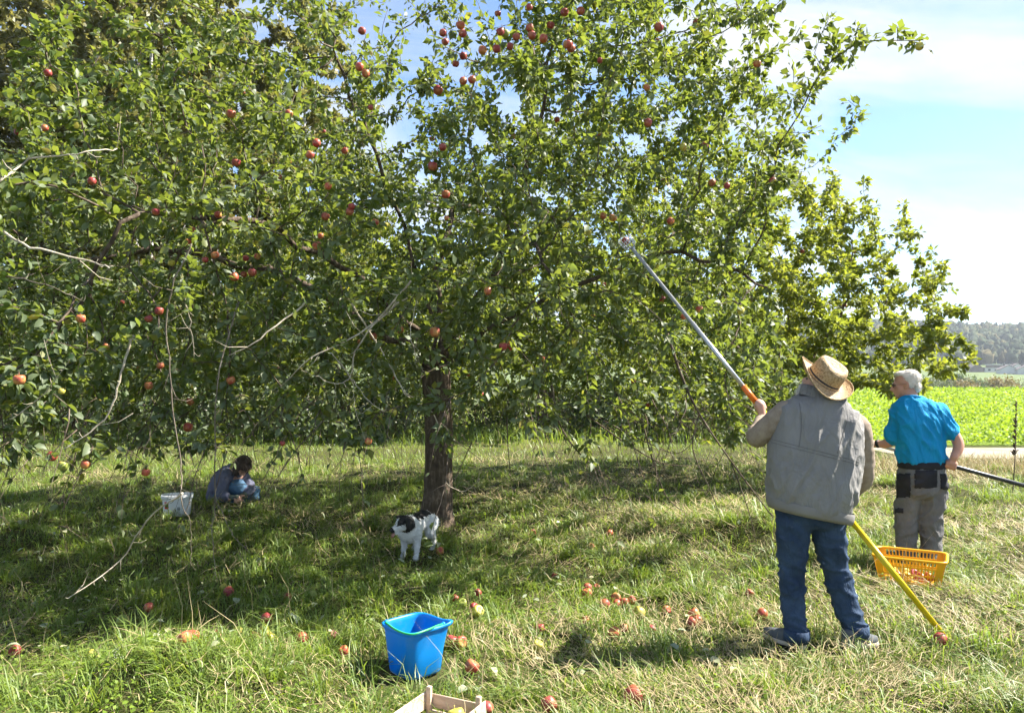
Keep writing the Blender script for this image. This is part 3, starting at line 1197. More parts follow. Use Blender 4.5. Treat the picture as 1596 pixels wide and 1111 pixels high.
# dead, lichen-grey branches that stand out of the foliage
DEAD = [
    ([(207, 522), (190, 582), (162, 652), (98, 702)], 4.3, 0.011),
    ([(300, 380), (262, 470), (266, 600), (282, 720), (284, 778), (298, 832), (297, 882)], 4.6, 0.0075),
    ([(284, 770), (236, 802), (188, 872), (108, 932)], 4.6, 0.009),
    ([(478, 470), (405, 527), (358, 554)], 4.9, 0.010),
    ([(288, 462), (298, 510), (305, 552)], 4.6, 0.006),
    ([(640, 440), (572, 512), (486, 558), (428, 612)], 5.4, 0.012),
    ([(600, 490), (556, 540), (546, 588), (520, 597), (476, 578)], 5.4, 0.010),
    ([(546, 588), (553, 630), (562, 662)], 5.35, 0.005),
    ([(546, 588), (572, 622), (598, 640), (606, 618)], 5.35, 0.005),
    ([(522, 597), (523, 642)], 5.35, 0.004),
    ([(548, 472), (590, 540), (632, 612), (674, 644), (690, 690)], 5.8, 0.011),
    ([(632, 612), (668, 632), (674, 618)], 5.75, 0.004),
    ([(640, 520), (652, 560), (663, 586)], 5.6, 0.005),
    ([(694, 752), (722, 766), (748, 746)], 8.3, 0.008),
    ([(372, 470), (338, 600), (336, 780), (331, 824), (338, 902)], 5.1, 0.008),
    ([(336, 780), (365, 835), (388, 858)], 5.1, 0.004),
    ([(331, 838), (290, 858)], 5.1, 0.004),
    ([(0, 360), (48, 384), (150, 410), (170, 418)], 3.7, 0.010),
    ([(0, 430), (60, 440), (130, 470)], 3.8, 0.006),
    ([(2, 280), (46, 250), (120, 240), (180, 232)], 3.6, 0.008),
    ([(15, 655), (62, 620), (110, 560)], 4.4, 0.006),
]
leaf_spots = []
for pts, Y, r in DEAD:
    q = [at(x, y, Y + 0.12 * math.sin(x * 0.05 + y * 0.02)) for x, y in pts]
    if Y < 7:
        jn = P[np.where((rad > 0.0045) & (P[:, 2] > q[0].z - 0.05))[0]]
        jv = jn - np.array(q[0])
        tdir = np.array((q[0] - q[1]).normalized())
        jd = (jv ** 2).sum(1) * (1.6 - (jv @ tdir) / np.maximum(np.linalg.norm(jv, axis=1), 1e-6))
        jp = Vector(jn[jd.argmin()])
        if 0.03 < (jp - q[0]).length < 0.7 and (jp - q[0]).normalized().dot((q[0] - q[1]).normalized()) > 0.45:
            q = [jp] + q
    S, R = spline(q, list(np.linspace(r * 0.72, r * 0.28, len(q))), 6)
    if Y < 7 and pts[0][1] < 560:
        leaf_spots += [S[0]] * 9 + [S[1]] * 7 + [S[2]] * 4
    S = [s + Vector((rng.normal(0, 0.004), rng.normal(0, 0.004), rng.normal(0, 0.004))) for s in S]
    mb = MB()
    mb.tube(S, R, 6)
    for k in range(2, len(S), 1):
        if rng.uniform() < 0.75:
            v2 = ((S[k] - S[k - 1]).normalized() * 0.6 + Vector((rng.normal(), rng.normal(), rng.normal())).normalized()).normalized()
            l2 = rng.uniform(0.01, 0.04) if rng.uniform() < 0.7 else rng.uniform(0.06, 0.22)
            mb.tube([S[k], S[k] + v2 * l2 * 0.6, S[k] + v2 * l2 + Vector((0, 0, 0.2 * l2))], [R[k] * 0.6, R[k] * 0.45, R[k] * 0.25], 4)
    mb.build('dead_branch', M['grey_twig' if pts[0] in ((300, 380), (372, 470), (336, 780), (331, 838), (0, 430)) else 'dead_wood'], tree)
# long whippy shoots at the right of the crown
for pts, Y, r in [
    ([(1040, 520), (1062, 585), (1090, 645), (1142, 722), (1205, 806)], 6.3, 0.013),
    ([(1140, 722), (1165, 790), (1180, 850)], 6.3, 0.005),
    ([(1090, 645), (1080, 700), (1110, 770), (1130, 830)], 6.3, 0.006),
    ([(860, 600), (872, 660), (905, 708), (960, 752), (1010, 775)], 6.9, 0.011),
    ([(905, 640), (975, 690), (1035, 722), (1090, 725)], 6.7, 0.008),
    ([(1000, 650), (1018, 720), (1040, 775), (1070, 800)], 6.5, 0.007),
    ([(940, 655), (1010, 690), (1060, 705), (1100, 660), (1135, 600)], 6.6, 0.006),
    ([(790, 650), (792, 700), (797, 750)], 7.4, 0.007),
    ([(735, 690), (712, 740), (700, 760)], 7.6, 0.006),
    ([(1150, 690), (1190, 650), (1215, 600)], 6.6, 0.005),
]:
    q = [at(x, y, Y) for x, y in pts]
    S, R = spline(q, list(np.linspace(r, r * 0.35, len(q))), 6)
    mb = MB()
    mb.tube(S, R, 6)
    for k in range(3, len(S)):
        if rng.uniform() < 0.35:
            v2 = (Vector((rng.normal(0, .5), rng.normal(0, .5), -0.7))).normalized()
            l2 = rng.uniform(0.08, 0.35)
            e = S[k] + v2 * l2
            e.z = max(e.z, 0.15)
            mb.tube([S[k], S[k].lerp(e, 0.5) + Vector((0.01, 0, 0.02)), e], [R[k] * 0.6, R[k] * 0.45, R[k] * 0.25], 4)
    mb.build('bare_shoot', M['twig'], tree)


# apples -----------------------------------------------------------
def apple_mesh(name, mat):
    mb = MB()
    prof = [(0.010, 0.026), (0.020, 0.033), (0.030, 0.031), (0.036, 0.020), (0.0375, 0.004), (0.034, -0.014), (0.027, -0.026), (0.017, -0.032), (0.008, -0.029)]
    rings = []
    for r, z in prof:
        rings.append([Vector((r * (1 + 0.03 * math.cos(5 * a)) * math.cos(a), r * (1 + 0.03 * math.cos(5 * a)) * math.sin(a), z)) for a in (2 * math.pi * i / 12 for i in range(12))])
    mb.rings(rings[::-1])
    mb.tube([(0, 0, 0.018), (0.002, 0, 0.035), (0.006, 0, 0.05)], [0.0016, 0.0013, 0.0016], 4)
    me = mb.mesh(name)
    me.materials.append(mat)
    me.polygons.foreach_set('use_smooth', np.ones(len(me.polygons), bool))
    return me


AM = {k: apple_mesh('apple_' + k, M['apple_' + k]) for k in ('red', 'blush', 'yellow', 'green')}


def apple_obj(name, kind, loc, s, tilt, parent=None):
    o = bpy.data.objects.new(name, AM[kind])
    COL.objects.link(o)
    o.location = loc
    o.scale = (s, s, s * random.uniform(0.9, 1.02))
    o.rotation_euler = (random.uniform(-tilt, tilt), random.uniform(-tilt, tilt), random.uniform(0, 6.28))
    if parent is not None:
        o.parent = parent
        o.matrix_parent_inverse = Matrix.Translation(parent.location).inverted()
    return o


APX = [(143, 283, 'red', 1.0), (267, 410, 'yellow', .9), (335, 398, 'red', .9), (383, 403, 'red', .9), (401, 400, 'red', .9), (365, 432, 'red', 1), (393, 425, 'red', 1),
       (380, 428, 'red', .9), (232, 497, 'red', 1), (248, 485, 'red', 1), (126, 497, 'blush', 1), (30, 592, 'red', 1.1), (81, 711, 'blush', 1.2), (133, 724, 'blush', 1.0), (250, 570, 'blush', .9),
       (232, 601, 'blush', 1), (297, 626, 'blush', .9), (293, 666, 'blush', 1), (97, 726, 'green', 1), (227, 736, 'blush', 1), (96, 610, 'yellow', .8), (507, 338, 'red', 1), (548, 322, 'red', .9), (511, 291, 'red', .9),
       (483, 242, 'red', 1), (368, 254, 'red', 1), (360, 178, 'red', 1), (718, 40, 'red', 1), (721, 53, 'red', 1), (722, 88, 'red', 1), (690, 52, 'red', 1), (694, 66, 'red', 1), (736, 125, 'red', 1.1), (722, 127, 'red', .9),
       (776, 22, 'red', 1), (825, 12, 'red', 1), (826, 44, 'red', 1), (829, 56, 'red', 1), (858, 40, 'red', 1.1), (847, 61, 'red', 1.1), (795, 73, 'red', 1), (774, 77, 'red', 1), (752, 79, 'red', 1), (805, 58, 'red', .9),
       (1027, 43, 'red', 1), (564, 49, 'red', 1), (560, 105, 'red', 1), (570, 115, 'red', .9), (905, 18, 'red', 1), (793, 540, 'red', 1), (784, 540, 'red', 1), (678, 518, 'red', 1.1), (582, 525, 'red', 1), (574, 688, 'blush', .9),
       (440, 691, 'red', .7), (360, 593, 'blush', .9), (1090, 482, 'blush', 1), (1065, 494, 'red', .8), (940, 337, 'blush', 1), (955, 340, 'red', 1), (975, 376, 'red', .9), (1008, 137, 'red', 1), (1065, 230, 'yellow', .9), (1110, 285, 'red', 1),
       (1045, 345, 'red', .9), (1010, 192, 'red', .9), (450, 178, 'red', .9), (578, 168, 'red', .8), (690, 230, 'red', .9), (696, 340, 'red', .7), (500, 368, 'red', .9), (545, 330, 'red', .9), (585, 347, 'blush', 1), (1180, 100, 'blush', .9),
       (885, 70, 'red', 1), (935, 95, 'red', .9), (780, 50, 'red', 1), (710, 100, 'red', .9), (880, 20, 'red', 1), (890, 76, 'red', .9), (243, 330, 'red', .9), (340, 335, 'red', .8), (293, 378, 'red', .9), (320, 405, 'red', .8), (165, 540, 'blush', .9), (70, 200, 'blush', .7)]
fine = np.where(rad < 0.012)[0]
fx, fy, fd = project(P[fine])
apples = []
for (ax, ay, kind, s) in APX:
    if kind == 'red' and rng.uniform() < 0.35:
        kind = 'blush'
    s *= rng.uniform(0.74, 0.96)
    d2 = (fx - ax) ** 2 + (fy - (ay - 8)) ** 2
    cand_i = np.where(d2 < 26 ** 2)[0]
    if len(cand_i) == 0:
        cand_i = np.argsort(d2)[:3]
    k = cand_i[np.argmin(fd[cand_i] + 0.05 * np.sqrt(d2[cand_i]))]
    node = Vector(P[fine[k]])
    c = at(ax, ay, max(3.3, node.y - 0.04))
    if (c - node).length > 0.22:
        c = node + Vector((0, -0.02, -0.075))
    apples.append((c, kind, s, node))
for k in range(110):
    i = fine[rng.integers(len(fine))]
    node = Vector(P[i])
    apples.append((node + Vector((rng.normal(0, .02), rng.normal(0, .02), -0.06)), ['red', 'red', 'blush', 'blush', 'yellow', 'green'][rng.integers(6)], rng.uniform(.75, 1), node))
stalk = MB()
for c, kind, s, node in apples:
    apple_obj('apple', kind, c, s * (1.02 if c.y > 5.5 else 0.86), 0.35, tree)
    top = c + Vector((0, 0, 0.03 * s))
    if (node - c).length > 0.05:
        stalk.tube([top, (top + node) / 2 + Vector((0, 0, 0.02)), node], [0.0018, 0.002, 0.0026], 3)
tag(stalk.build('fruit_stalks', M['twig'], tree), kind='stuff')
apple_c = np.array([list(a[0]) for a in apples])


# leaves -------------------------------------------------------------
def fr_scale(Q):
    x_, y_, d_ = project(Q)
    vis = (x_ > -60) & (x_ < 1660) & (y_ > -80) & (d_ > 0)
    k = np.where(vis, 1.0, np.where(y_ < 0, 0.85, 0.5))
    k = k * np.where((x_ > 540) & (x_ < 780) & (y_ < 120), 0.55, 1)
    return k


pos, d, nr, size = tree_leaves(P, par, rad, 0.0105, 18.3, (0.042, 0.088), 0.28, 0.06, fr_scale)
hp, hd = [], []
for pts in hang_pts:
    if rng.uniform() < 0.6:
        for k in range(rng.integers(2, 9)):
            hp.append(list(pts[rng.integers(1, len(pts))]))
for q in leaf_spots:
    hp.append([q.x + rng.normal(0, .05), q.y + rng.normal(0, .05) - 0.02, q.z + rng.normal(0, .05) + 0.02])
hp = np.array(hp)
hd = unit(len(hp)); hd[:, 2] -= 0.4
pos = np.concatenate([pos, hp]); d = np.concatenate([d, hd]); nr = np.concatenate([nr, unit(len(hp)) + np.array([0, 0, .6])]); size = np.concatenate([size, rng.uniform(.04, .07, len(hp))])
px_, py_, dep_ = project(pos)
ok = (dep_ > 2.3)
# the pole pushes leaves aside, a fruit keeps them off its own skin
pa, pb = np.array(on_ground(1474, 994, 0.02)), np.array(at(986, 388, P1_TOP_Y))
for tt in np.linspace(0, 1, 90):
    ok &= ((pos + d * (size * 0.5)[:, None] - (pa * (1 - tt) + pb * tt)) ** 2).sum(1) > 0.085 ** 2
for c in apple_c:
    ok &= ((pos + d * (size * 0.5)[:, None] - c) ** 2).sum(1) > 0.062 ** 2
pos, d, nr, size, px_, py_, dep_ = (a[ok] for a in (pos, d, nr, size, px_, py_, dep_))
inside = (px_ > 5) & (px_ < W - 5) & (py_ > 5) & (py_ < H)
order = np.argsort(np.where(inside, dep_ / size, 1e9))
near_ids = order[:300]
rest = np.ones(len(pos), bool); rest[near_ids] = False
near8 = rest & (dep_ < 5.2)
far5 = rest & ~near8
print('apple tree nodes', len(P), 'leaves', len(pos), 'near', near8.sum())
V1, f1 = leaf_mesh('foliage', pos[near8], d[near8], nr[near8], size[near8], LEAF8, LEAF8_Q, LEAF8_T, 1.15)
V2, f2 = leaf_mesh('foliage', pos[far5], d[far5], nr[far5], size[far5], LEAF5, None, LEAF5_T, 1.15)
me = mesh_np('foliage', np.concatenate([V1, V2]), f1 + [f + len(V1) for f in f2])
tag(link('foliage', me, M['leaf'], tree), kind='stuff')
leaf_meshes = []
for k in range(5):
    V, fs = leaf_mesh('leaf', np.zeros((1, 3)), np.array([[1.0, 0, 0]]), np.array([[0, 0, 1.0]]), np.array([1.0]), LEAF8, LEAF8_Q, LEAF8_T, 1.15)
    me = mesh_np('leaf', V, fs)
    me.materials.append(M['leaf'])
    me.polygons.foreach_set('use_smooth', np.ones(len(me.polygons), bool))
    leaf_meshes.append(me)
ti = Matrix.Translation(tree.location).inverted()
for i in near_ids:
    o = bpy.data.objects.new('leaf', leaf_meshes[i % 5])
    COL.objects.link(o)
    dv = Vector(d[i]).normalized()
    sv = Vector(nr[i]).cross(dv).normalized()
    uv = dv.cross(sv)
    m = Matrix((dv, sv, uv)).transposed().to_4x4()
    o.matrix_basis = Matrix.Translation(Vector(pos[i])) @ m @ Matrix.Scale(size[i], 4)
    o.parent = tree
    o.matrix_parent_inverse = ti


# ---- second apple tree, further back at the right
def small_tree(name, label, base, accept, box, nattr, limbs, D, leaf_sz, per, mats, shape='5', thin=0.012, extra=None, trunk_r=0.12, group=None, hang_n=0, trop=(0, 0, 0.0), fork_z=1.3):
    root = empty(name, base, label, 'tree', group)
    bx, by, bz = base
    c = np.stack([rng.uniform(box[k][0], box[k][1], nattr) for k in range(3)], 1)
    A = c[accept(c)] + np.array(base)
    if extra is not None:
        A = np.concatenate([A, extra])
    sp, sq = [], []
    for k in range(7):
        sp.append(np.array([bx + 0.02 * math.sin(k), by, bz - 0.05 + (fork_z + 0.05) * k / 6])); sq.append(k - 1)
    fk = 6
    for L in limbs:
        pts = spline([Vector(sp[fk])] + [Vector(base) + Vector(q) for q in L], None, 4)[1:]
        pr = fk
        for q in pts:
            sp.append(np.array(q) + rng.normal(0, 0.02, 3)); sq.append(pr); pr = len(sp) - 1
    Pn, pn = colonize(sp, sq, A, D, 9 * D, 1.35 * D, 60, 0.2, trop)
    rn = pipe_radii(Pn, pn, 0.003 * D / 0.16, 2.45)
    rn = np.where(rn > 0.02, rn * (trunk_r / rn[fk]) ** sstep(0.02, 0.1, rn), rn)
    rn[:fk] = np.maximum(rn[:fk], trunk_r * np.linspace(1.35, 1.0, fk))
    t_mb, b_mb = MB(), MB()
    for ch in chains(Pn, pn, rn):
        R = rn[ch].copy()
        if len(ch) > 1 and ch[0] != 0:
            R[0] = min(R[0], R[1] * 1.15)
        n = 10 if R.max() > 0.06 else 5 if R.max() > 0.015 else 3
        (t_mb if ch[0] == 0 else b_mb).tube([Vector(q) for q in Pn[ch]], list(R), n)
    t_mb.build('trunk', mats[0], root)
    b_mb.build('branches', mats[1], root)
    pos, d, nr, size = tree_leaves(Pn, pn, rn, thin, per, leaf_sz, 0.2, 0.06)
    if shape == '5':
        V, fs = leaf_mesh('crown', pos, d, nr, size, LEAF5, None, LEAF5_T, 1.1)
    else:
        V, fs = leaf_mesh('crown', pos, d, nr, size, LEAF4, LEAF4_Q, None, 1.0)
    o = link('crown', mesh_np('crown', V, fs), mats[2], root)
    tag(o, kind='stuff')
    print(name, len(Pn), 'leaves', len(pos))
    return root, Pn, rn


def acc2(p):
    x, y, z = p[:, 0], p[:, 1], p[:, 2]
    q = (np.where(x > 0, x / 2.2, x / 3.2)) ** 2 + (y / 2.6) ** 2
    lump = 0.2 * np.sin(2.2 * x + y) + 0.15 * np.sin(2.9 * z + 2 * y)
    return (q < 1 + lump) & (z > 1.0 + 0.35 * (1 - q) + 0.22 * np.clip(x, 0, 3)) & (z < 5.3 - 1.5 * q - 0.42 * x + lump)


B2 = (5.0, 13.2, 0.0)
ex = [blob_line(at(a, b, 12.8), at(c, d_, 12.6), 0.12, n) for a, b, c, d_, n in (
    (1300, 370, 1385, 312, 30), (1340, 420, 1435, 340, 34), (1370, 540, 1465, 452, 26), (1390, 565, 1520, 550, 24), (1280, 330, 1320, 262, 22), (1350, 380, 1350, 330, 22),
    (1250, 330, 1235, 250, 22), (1380, 480, 1440, 400, 26), (1180, 300, 1160, 215, 24), (1130, 280, 1120, 200, 20), (1400, 590, 1440, 560, 20), (1380, 600, 1410, 560, 26))]
tree2, P2n, r2n = small_tree('apple_tree', 'smaller light green apple tree behind the two standing pickers', B2, acc2, ((-3.6, 3.6), (-3, 3), (0.9, 6.2)), 5600,
           [[(-0.6, 0.1, 1.9), (-1.6, 0.2, 2.6), (-2.2, 0, 3.0)], [(0.5, 0, 1.9), (1.5, -0.2, 2.4), (2.2, -0.3, 2.6)], [(0.1, -0.4, 2.0), (0.2, -1.2, 2.7)], [(0, 0.4, 2.2), (0.1, 1.0, 3.2)]],
           0.185, (0.065, 0.118), 27.0, (M['bark'], M['twig'], M['leaf2']), thin=0.014, extra=np.concatenate(ex))
fi = np.where((r2n < 0.012))[0]
for k in range(26):
    q = Vector(P2n[fi[rng.integers(len(fi))]]) + Vector((0, -0.05, -0.06))
    apple_obj('apple', ['red', 'blush', 'blush'][k % 3], q, rng.uniform(.8, 1), 0.3, tree2)


# ---- trees and shrubs closing the view behind the orchard
def acc_tall(w, h, z0):
    def f(p):
        x, y, z = p[:, 0], p[:, 1], p[:, 2]
        t_ = np.clip((z - z0) / (h - z0), 0, 1)
        rr = w * np.sin(np.pi * np.clip(0.12 + 0.86 * t_, 0, 1)) ** 0.7
        lump = 0.25 * np.sin(1.3 * x + 2 * z) * np.sin(1.7 * y + z)
        return (x ** 2 + y ** 2 < (rr * (1 + lump)) ** 2) & (z > z0) & (z < h)
    return f


def copy_tree(o, loc, rz, s, label, parent=None):
    c = o.copy()
    COL.objects.link(c)
    if parent is None:
        c.location, c.rotation_euler, c.scale = loc, (0, 0, rz), (s, s, s)
        c['label'] = label
    else:
        c.parent = parent
        c.matrix_parent_inverse = o.matrix_parent_inverse.copy()
    for ch in list(o.children):
        copy_tree(ch, None, 0, 1, None, c)
    return c


BG = 'birches and other tall trees behind the orchard'


def up_limbs(h, w, n, z0):
    return [[(0.12 * k, 0, z0 + (h - z0) * 0.3) for k in (1,)] + [(0.1, 0.1, z0 + (h - z0) * 0.6), (0.0, 0.0, h * 0.93)]] + \
           [[(0.35 * w * math.cos(a), 0.35 * w * math.sin(a), z0 + (h - z0) * (0.15 + 0.1 * (i % 3))), (0.75 * w * math.cos(a), 0.75 * w * math.sin(a), z0 + (h - z0) * (0.3 + 0.12 * (i % 3)))]
            for i, a in enumerate(2 * math.pi * j / n for j in range(n))]


bt1, _, _ = small_tree('birch_tree', 'tall pale-trunked birch at the far left edge behind the orchard', (-14.5, 25.0, 0), acc_tall(3.1, 18.5, 1.2), ((-4, 4), (-4, 4), (1, 18.6)), 3600,
                       up_limbs(18, 3.1, 6, 2.0), 0.40, (0.15, 0.26), 44.0, (M['birch_bark'], M['birch_bark'], M['birch_leaf']), '4', 0.03, None, 0.15, BG, fork_z=2.6)
bt2, _, _ = small_tree('birch_tree', 'broad olive birch with drooping crown behind the left branches', (-10.5, 27.0, 0), acc_tall(3.3, 16.5, 1.0), ((-4.2, 4.2), (-4.2, 4.2), (0.9, 16.7)), 3600,
                       up_limbs(16, 3.3, 6, 1.8), 0.40, (0.15, 0.26), 44.0, (M['birch_bark'], M['birch_bark'], M['birch_leaf']), '4', 0.03, None, 0.17, BG, fork_z=2.4)
bt3, _, _ = small_tree('orchard_tree', 'round green tree with dark trunk behind and right of the big trunk', (0.95, 22.0, 0), acc_tall(3.2, 6.4, 1.5), ((-4, 4), (-4, 4), (1.3, 6.6)), 2400,
                       up_limbs(6.0, 3.2, 6, 1.9), 0.38, (0.14, 0.24), 38.0, (M['bark'], M['bark'], M['leaf2']), '4', 0.03, None, 0.2, 'lower trees behind the orchard', fork_z=1.9)
for src, x, y, rz, s, lab in (
        (bt2, -17.5, 27.5, 1.0, 1.05, 'birch partly beyond the left edge behind the apple branches'),
        (bt1, -8.0, 29.5, 2.1, 0.95, 'slim birch between the broad birch and the big apple tree crown'),
        (bt2, -19.5, 30.5, 3.0, 1.15, 'rear birch at the outermost left of the wood'),
        (bt2, -15.5, 29.0, 5.2, 1.1, 'rear birch filling the gap between the two leftmost birches'),
        (bt1, -11.5, 24.0, 0.7, 0.95, 'nearest birch of the wood behind the left apple branches'),
        (bt1, -12.5, 31.0, 4.0, 1.1, 'rearmost birch seen between the two tall front birches'),
        (bt3, -5.5, 24.0, 1.3, 1.15, 'round green tree directly behind the left half of the crown'),
        (bt3, -2.2, 26.0, 2.6, 1.0, 'round green tree directly behind the big trunk'),
        (bt3, 5.6, 23.5, 4.1, 0.85, 'round green tree behind the crown of the smaller apple tree'),
        (bt3, 9.2, 30.0, 5.0, 0.75, 'small round tree at the end of the row beside the field')):
    copy_tree(src, (x, y, 0), rz, s, lab)


def shrub(name, loc, rx, ry, h, n, mat, sz, label, group, stems=9):
    root = empty(name, loc, label, 'shrub', group)
    L = Vector(loc)
    mb = MB()
    tips = []
    for k in range(stems):
        a = rng.uniform(0, 6.28)
        q = rng.uniform(0.2, 0.9)
        e = L + Vector((math.cos(a) * rx * q, math.sin(a) * ry * q, h * rng.uniform(0.5, 0.9)))
        mb.tube([L + Vector((math.cos(a) * 0.1, math.sin(a) * 0.1, -0.02)), L.lerp(e, 0.5) + Vector((rng.normal(0, .1), rng.normal(0, .1), 0.1)), e], [0.025, 0.016, 0.006], 4)
    mb.build('stems', M['bark'], root)
    # clumps of leaves on the shell
    nc = max(12, n // 45)
    th = rng.uniform(0, 2 * np.pi, nc); cz = rng.uniform(0.05, 1, nc); rr = np.sqrt(1 - (cz * 0.95) ** 2) * rng.uniform(0.6, 1.08, nc)
    cc = np.stack([np.cos(th) * rr * rx, np.sin(th) * rr * ry, cz * h * rng.uniform(0.75, 1.1, nc)], 1)
    ci = rng.integers(0, nc, n)
    pos = cc[ci] + rng.normal(0, 0.16 * (rx + h) / 2, (n, 3)) * np.array([1, 1, 0.7])
    pos[:, 2] = np.maximum(pos[:, 2], 0.03)
    d = unit(n); d[:, 2] -= 0.15
    nn = unit(n) * .7; nn[:, 2] += 0.7
    V, fs = leaf_mesh('foliage', pos + np.array(loc), d, nn, rng.uniform(sz[0], sz[1], n), LEAF4, LEAF4_Q, None)
    tag(link('foliage', mesh_np('foliage', V, fs), mat, root), kind='stuff')
    return root


SG = 'dark shrubs in the hedge behind the orchard'
for k, (px, Y, rx, h, lab) in enumerate((
        (-60, 20.0, 2.0, 2.4, 'dark shrub cut by the left edge under the apple skirt'),
        (110, 20.5, 1.9, 2.2, 'dark shrub behind the left hanging shoots'),
        (260, 19.6, 1.8, 2.0, 'dark shrub above the white bucket'),
        (395, 20.4, 1.9, 2.3, 'dark shrub behind the crouching picker'),
        (520, 19.8, 1.7, 2.1, 'dark shrub between the crouching picker and the big trunk'),
        (615, 20.6, 1.5, 1.9, 'dark shrub just left of the big trunk'),
        (745, 24.0, 1.6, 1.5, 'shrub in the gap just right of the big trunk'),
        (880, 25.0, 1.6, 1.3, 'low shrub behind the dark background trunk'),
        (960, 21.5, 1.6, 1.5, 'shrub right of the dark background trunk'),
        (1090, 20.5, 1.6, 1.4, 'low shrub behind the bare shoots at the right of the crown'),
        (1200, 23.0, 1.7, 1.6, 'low shrub beside the field, left of the man in the grey vest'))):
    X = (px - W / 2) / F * Y
    shrub('shrub', (X, Y, 0), rx, 1.3, h, 3600, M['shrub_leaf'], (0.09, 0.17), lab, SG)

# ------------------------------------------------------------------ far side of the valley
def far_tree(name, px, Y, h, w, mat, label, group):
    h *= 0.66
    X = (px - W / 2) / F * Y
    z = float(gz(X, Y))
    root = empty(name, (X, Y, z), label, 'tree', group)
    mb = MB()
    mb.tube([(X, Y, z - 0.3), (X + 0.1, Y, z + h * 0.35), (X, Y, z + h * 0.7)], [0.035 * h, 0.028 * h, 0.008 * h], 6)
    for k in range(5):
        a = k * 1.3
        mb.tube([(X, Y, z + h * 0.35), (X + 0.3 * w * math.cos(a), Y + 0.3 * w * math.sin(a), z + h * 0.6)], [0.015 * h, 0.005 * h], 4)
    mb.build('trunk', M['bark'], root)
    n = 1400
    nc = 40
    v = unit(nc) * rng.uniform(0.55, 1.0, nc)[:, None]
    cc = np.stack([v[:, 0] * w, v[:, 1] * w, h * 0.58 + v[:, 2] * h * 0.42], 1)
    pos = cc[rng.integers(0, nc, n)] + rng.normal(0, 0.13 * w, (n, 3))
    pos[:, 2] = np.maximum(pos[:, 2], 0.25)
    V, fs = leaf_mesh('crown', pos + np.array([X, Y, z]), unit(n), unit(n) + np.array([0, 0, .5]), rng.uniform(0.06, 0.13, n) * h, LEAF4, LEAF4_Q, None)
    tag(link('crown', mesh_np('crown', V, fs), mat, root), kind='stuff')


HG = 'trees along the far edge of the field'
for px, Y, h, w, m, lab in (
        (1300, 190, 9, 5.5, 'hedge_leaf', 'far hedge tree hidden behind the smaller apple tree, beside the straw hat'),
        (1352, 200, 10, 5.5, 'hedge_leaf', 'far hedge tree between the straw hat and the white-haired man'),
        (1448, 180, 7.5, 4.6, 'hedge_leaf', 'far green hedge tree just right of the white-haired head'),
        (1467, 200, 7.0, 4.0, 'hedge_leaf', 'second far hedge tree right of the white-haired head'),
        (1479, 230, 11.5, 4.8, 'shrub_leaf', 'tallest dark blue green tree of the far hedge'),
        (1497, 200, 7.0, 4.2, 'hedge_leaf_gold', 'golden brown autumn tree in the far hedge'),
        (1516, 225, 9.0, 5.0, 'shrub_leaf', 'wide dark tree right of the golden one in the far hedge'),
        (1540, 225, 7.0, 4.6, 'hedge_leaf', 'low green tree in the gap of the far hedge'),
        (1560, 190, 8.0, 4.0, 'hedge_leaf_gold', 'olive gold tree below the white houses'),
        (1592, 225, 6.5, 6.0, 'hedge_leaf', 'low green tree of the far hedge cut by the right edge')):
    far_tree('hedge_tree', px, Y, h, w, M[m], lab, HG)


def house(name, px, Y, wx, dy, h, roof_h, mat, roofm, label, rz=0.0, flat=False, windows=()):
    X = (px - W / 2) / F * Y
    z = float(gz(X, Y)) - 0.3
    h, roof_h = h * 0.72, roof_h * 0.66
    windows = [(a_, b_, c_ * .8, d_ * .75) for a_, b_, c_, d_ in windows]
    root = empty(name, (X, Y, z), label, 'house' if name != 'barn' else 'barn', 'buildings across the valley')
    R = Matrix.Rotation(rz, 3, 'Z')

    def T(x, y, zz_):
        return Vector((X, Y, z)) + R @ Vector((x, y, zz_))
    mb = MB()
    mb.box(T(0, 0, h / 2), (wx, dy, h), R)
    if not flat:
        a = [T(-wx / 2, -dy / 2, h), T(-wx / 2, dy / 2, h), T(-wx / 2, 0, h + roof_h * 0.97), T(wx / 2, -dy / 2, h), T(wx / 2, dy / 2, h), T(wx / 2, 0, h + roof_h * 0.97)]
        mb.add(a, [(0, 2, 1), (3, 4, 5)])
    mb.build('wall', mat, root, False)
    rb = MB()
    if flat:
        rb.box(T(0, 0, h + 0.25), (wx + 0.8, dy + 0.8, 0.45), R)
    else:
        e = 0.5
        for s in (-1, 1):
            q = [T(-wx / 2 - e, s * (dy / 2 + e), h - roof_h * e / (dy / 2)), T(wx / 2 + e, s * (dy / 2 + e), h - roof_h * e / (dy / 2)), T(wx / 2 + e, 0, h + roof_h), T(-wx / 2 - e, 0, h + roof_h)]
            up_ = Vector((0, 0, 0.25))
            rb.add(q + [p_ + up_ for p_ in q], [(0, 1, 2, 3), (7, 6, 5, 4), (0, 4, 5, 1), (1, 5, 6, 2), (2, 6, 7, 3), (3, 7, 4, 0)])
    rf = rb.build('roof', roofm, root, False)
    if not flat and name == 'house':
        cb = MB()
        cb.box(T(wx * 0.22, dy * 0.1, h + roof_h), (0.8, 0.8, 1.8), R)
        cb.build('chimney', roofm, rf, False)
    for (fx_, fz_, ww, hh) in windows:
        wb = MB()
        wb.box(T(fx_ * wx, -dy / 2 - 0.02, fz_ * h), (ww, 0.12, hh), R)
        wb.build('window', M['window'], root, False)
    return root


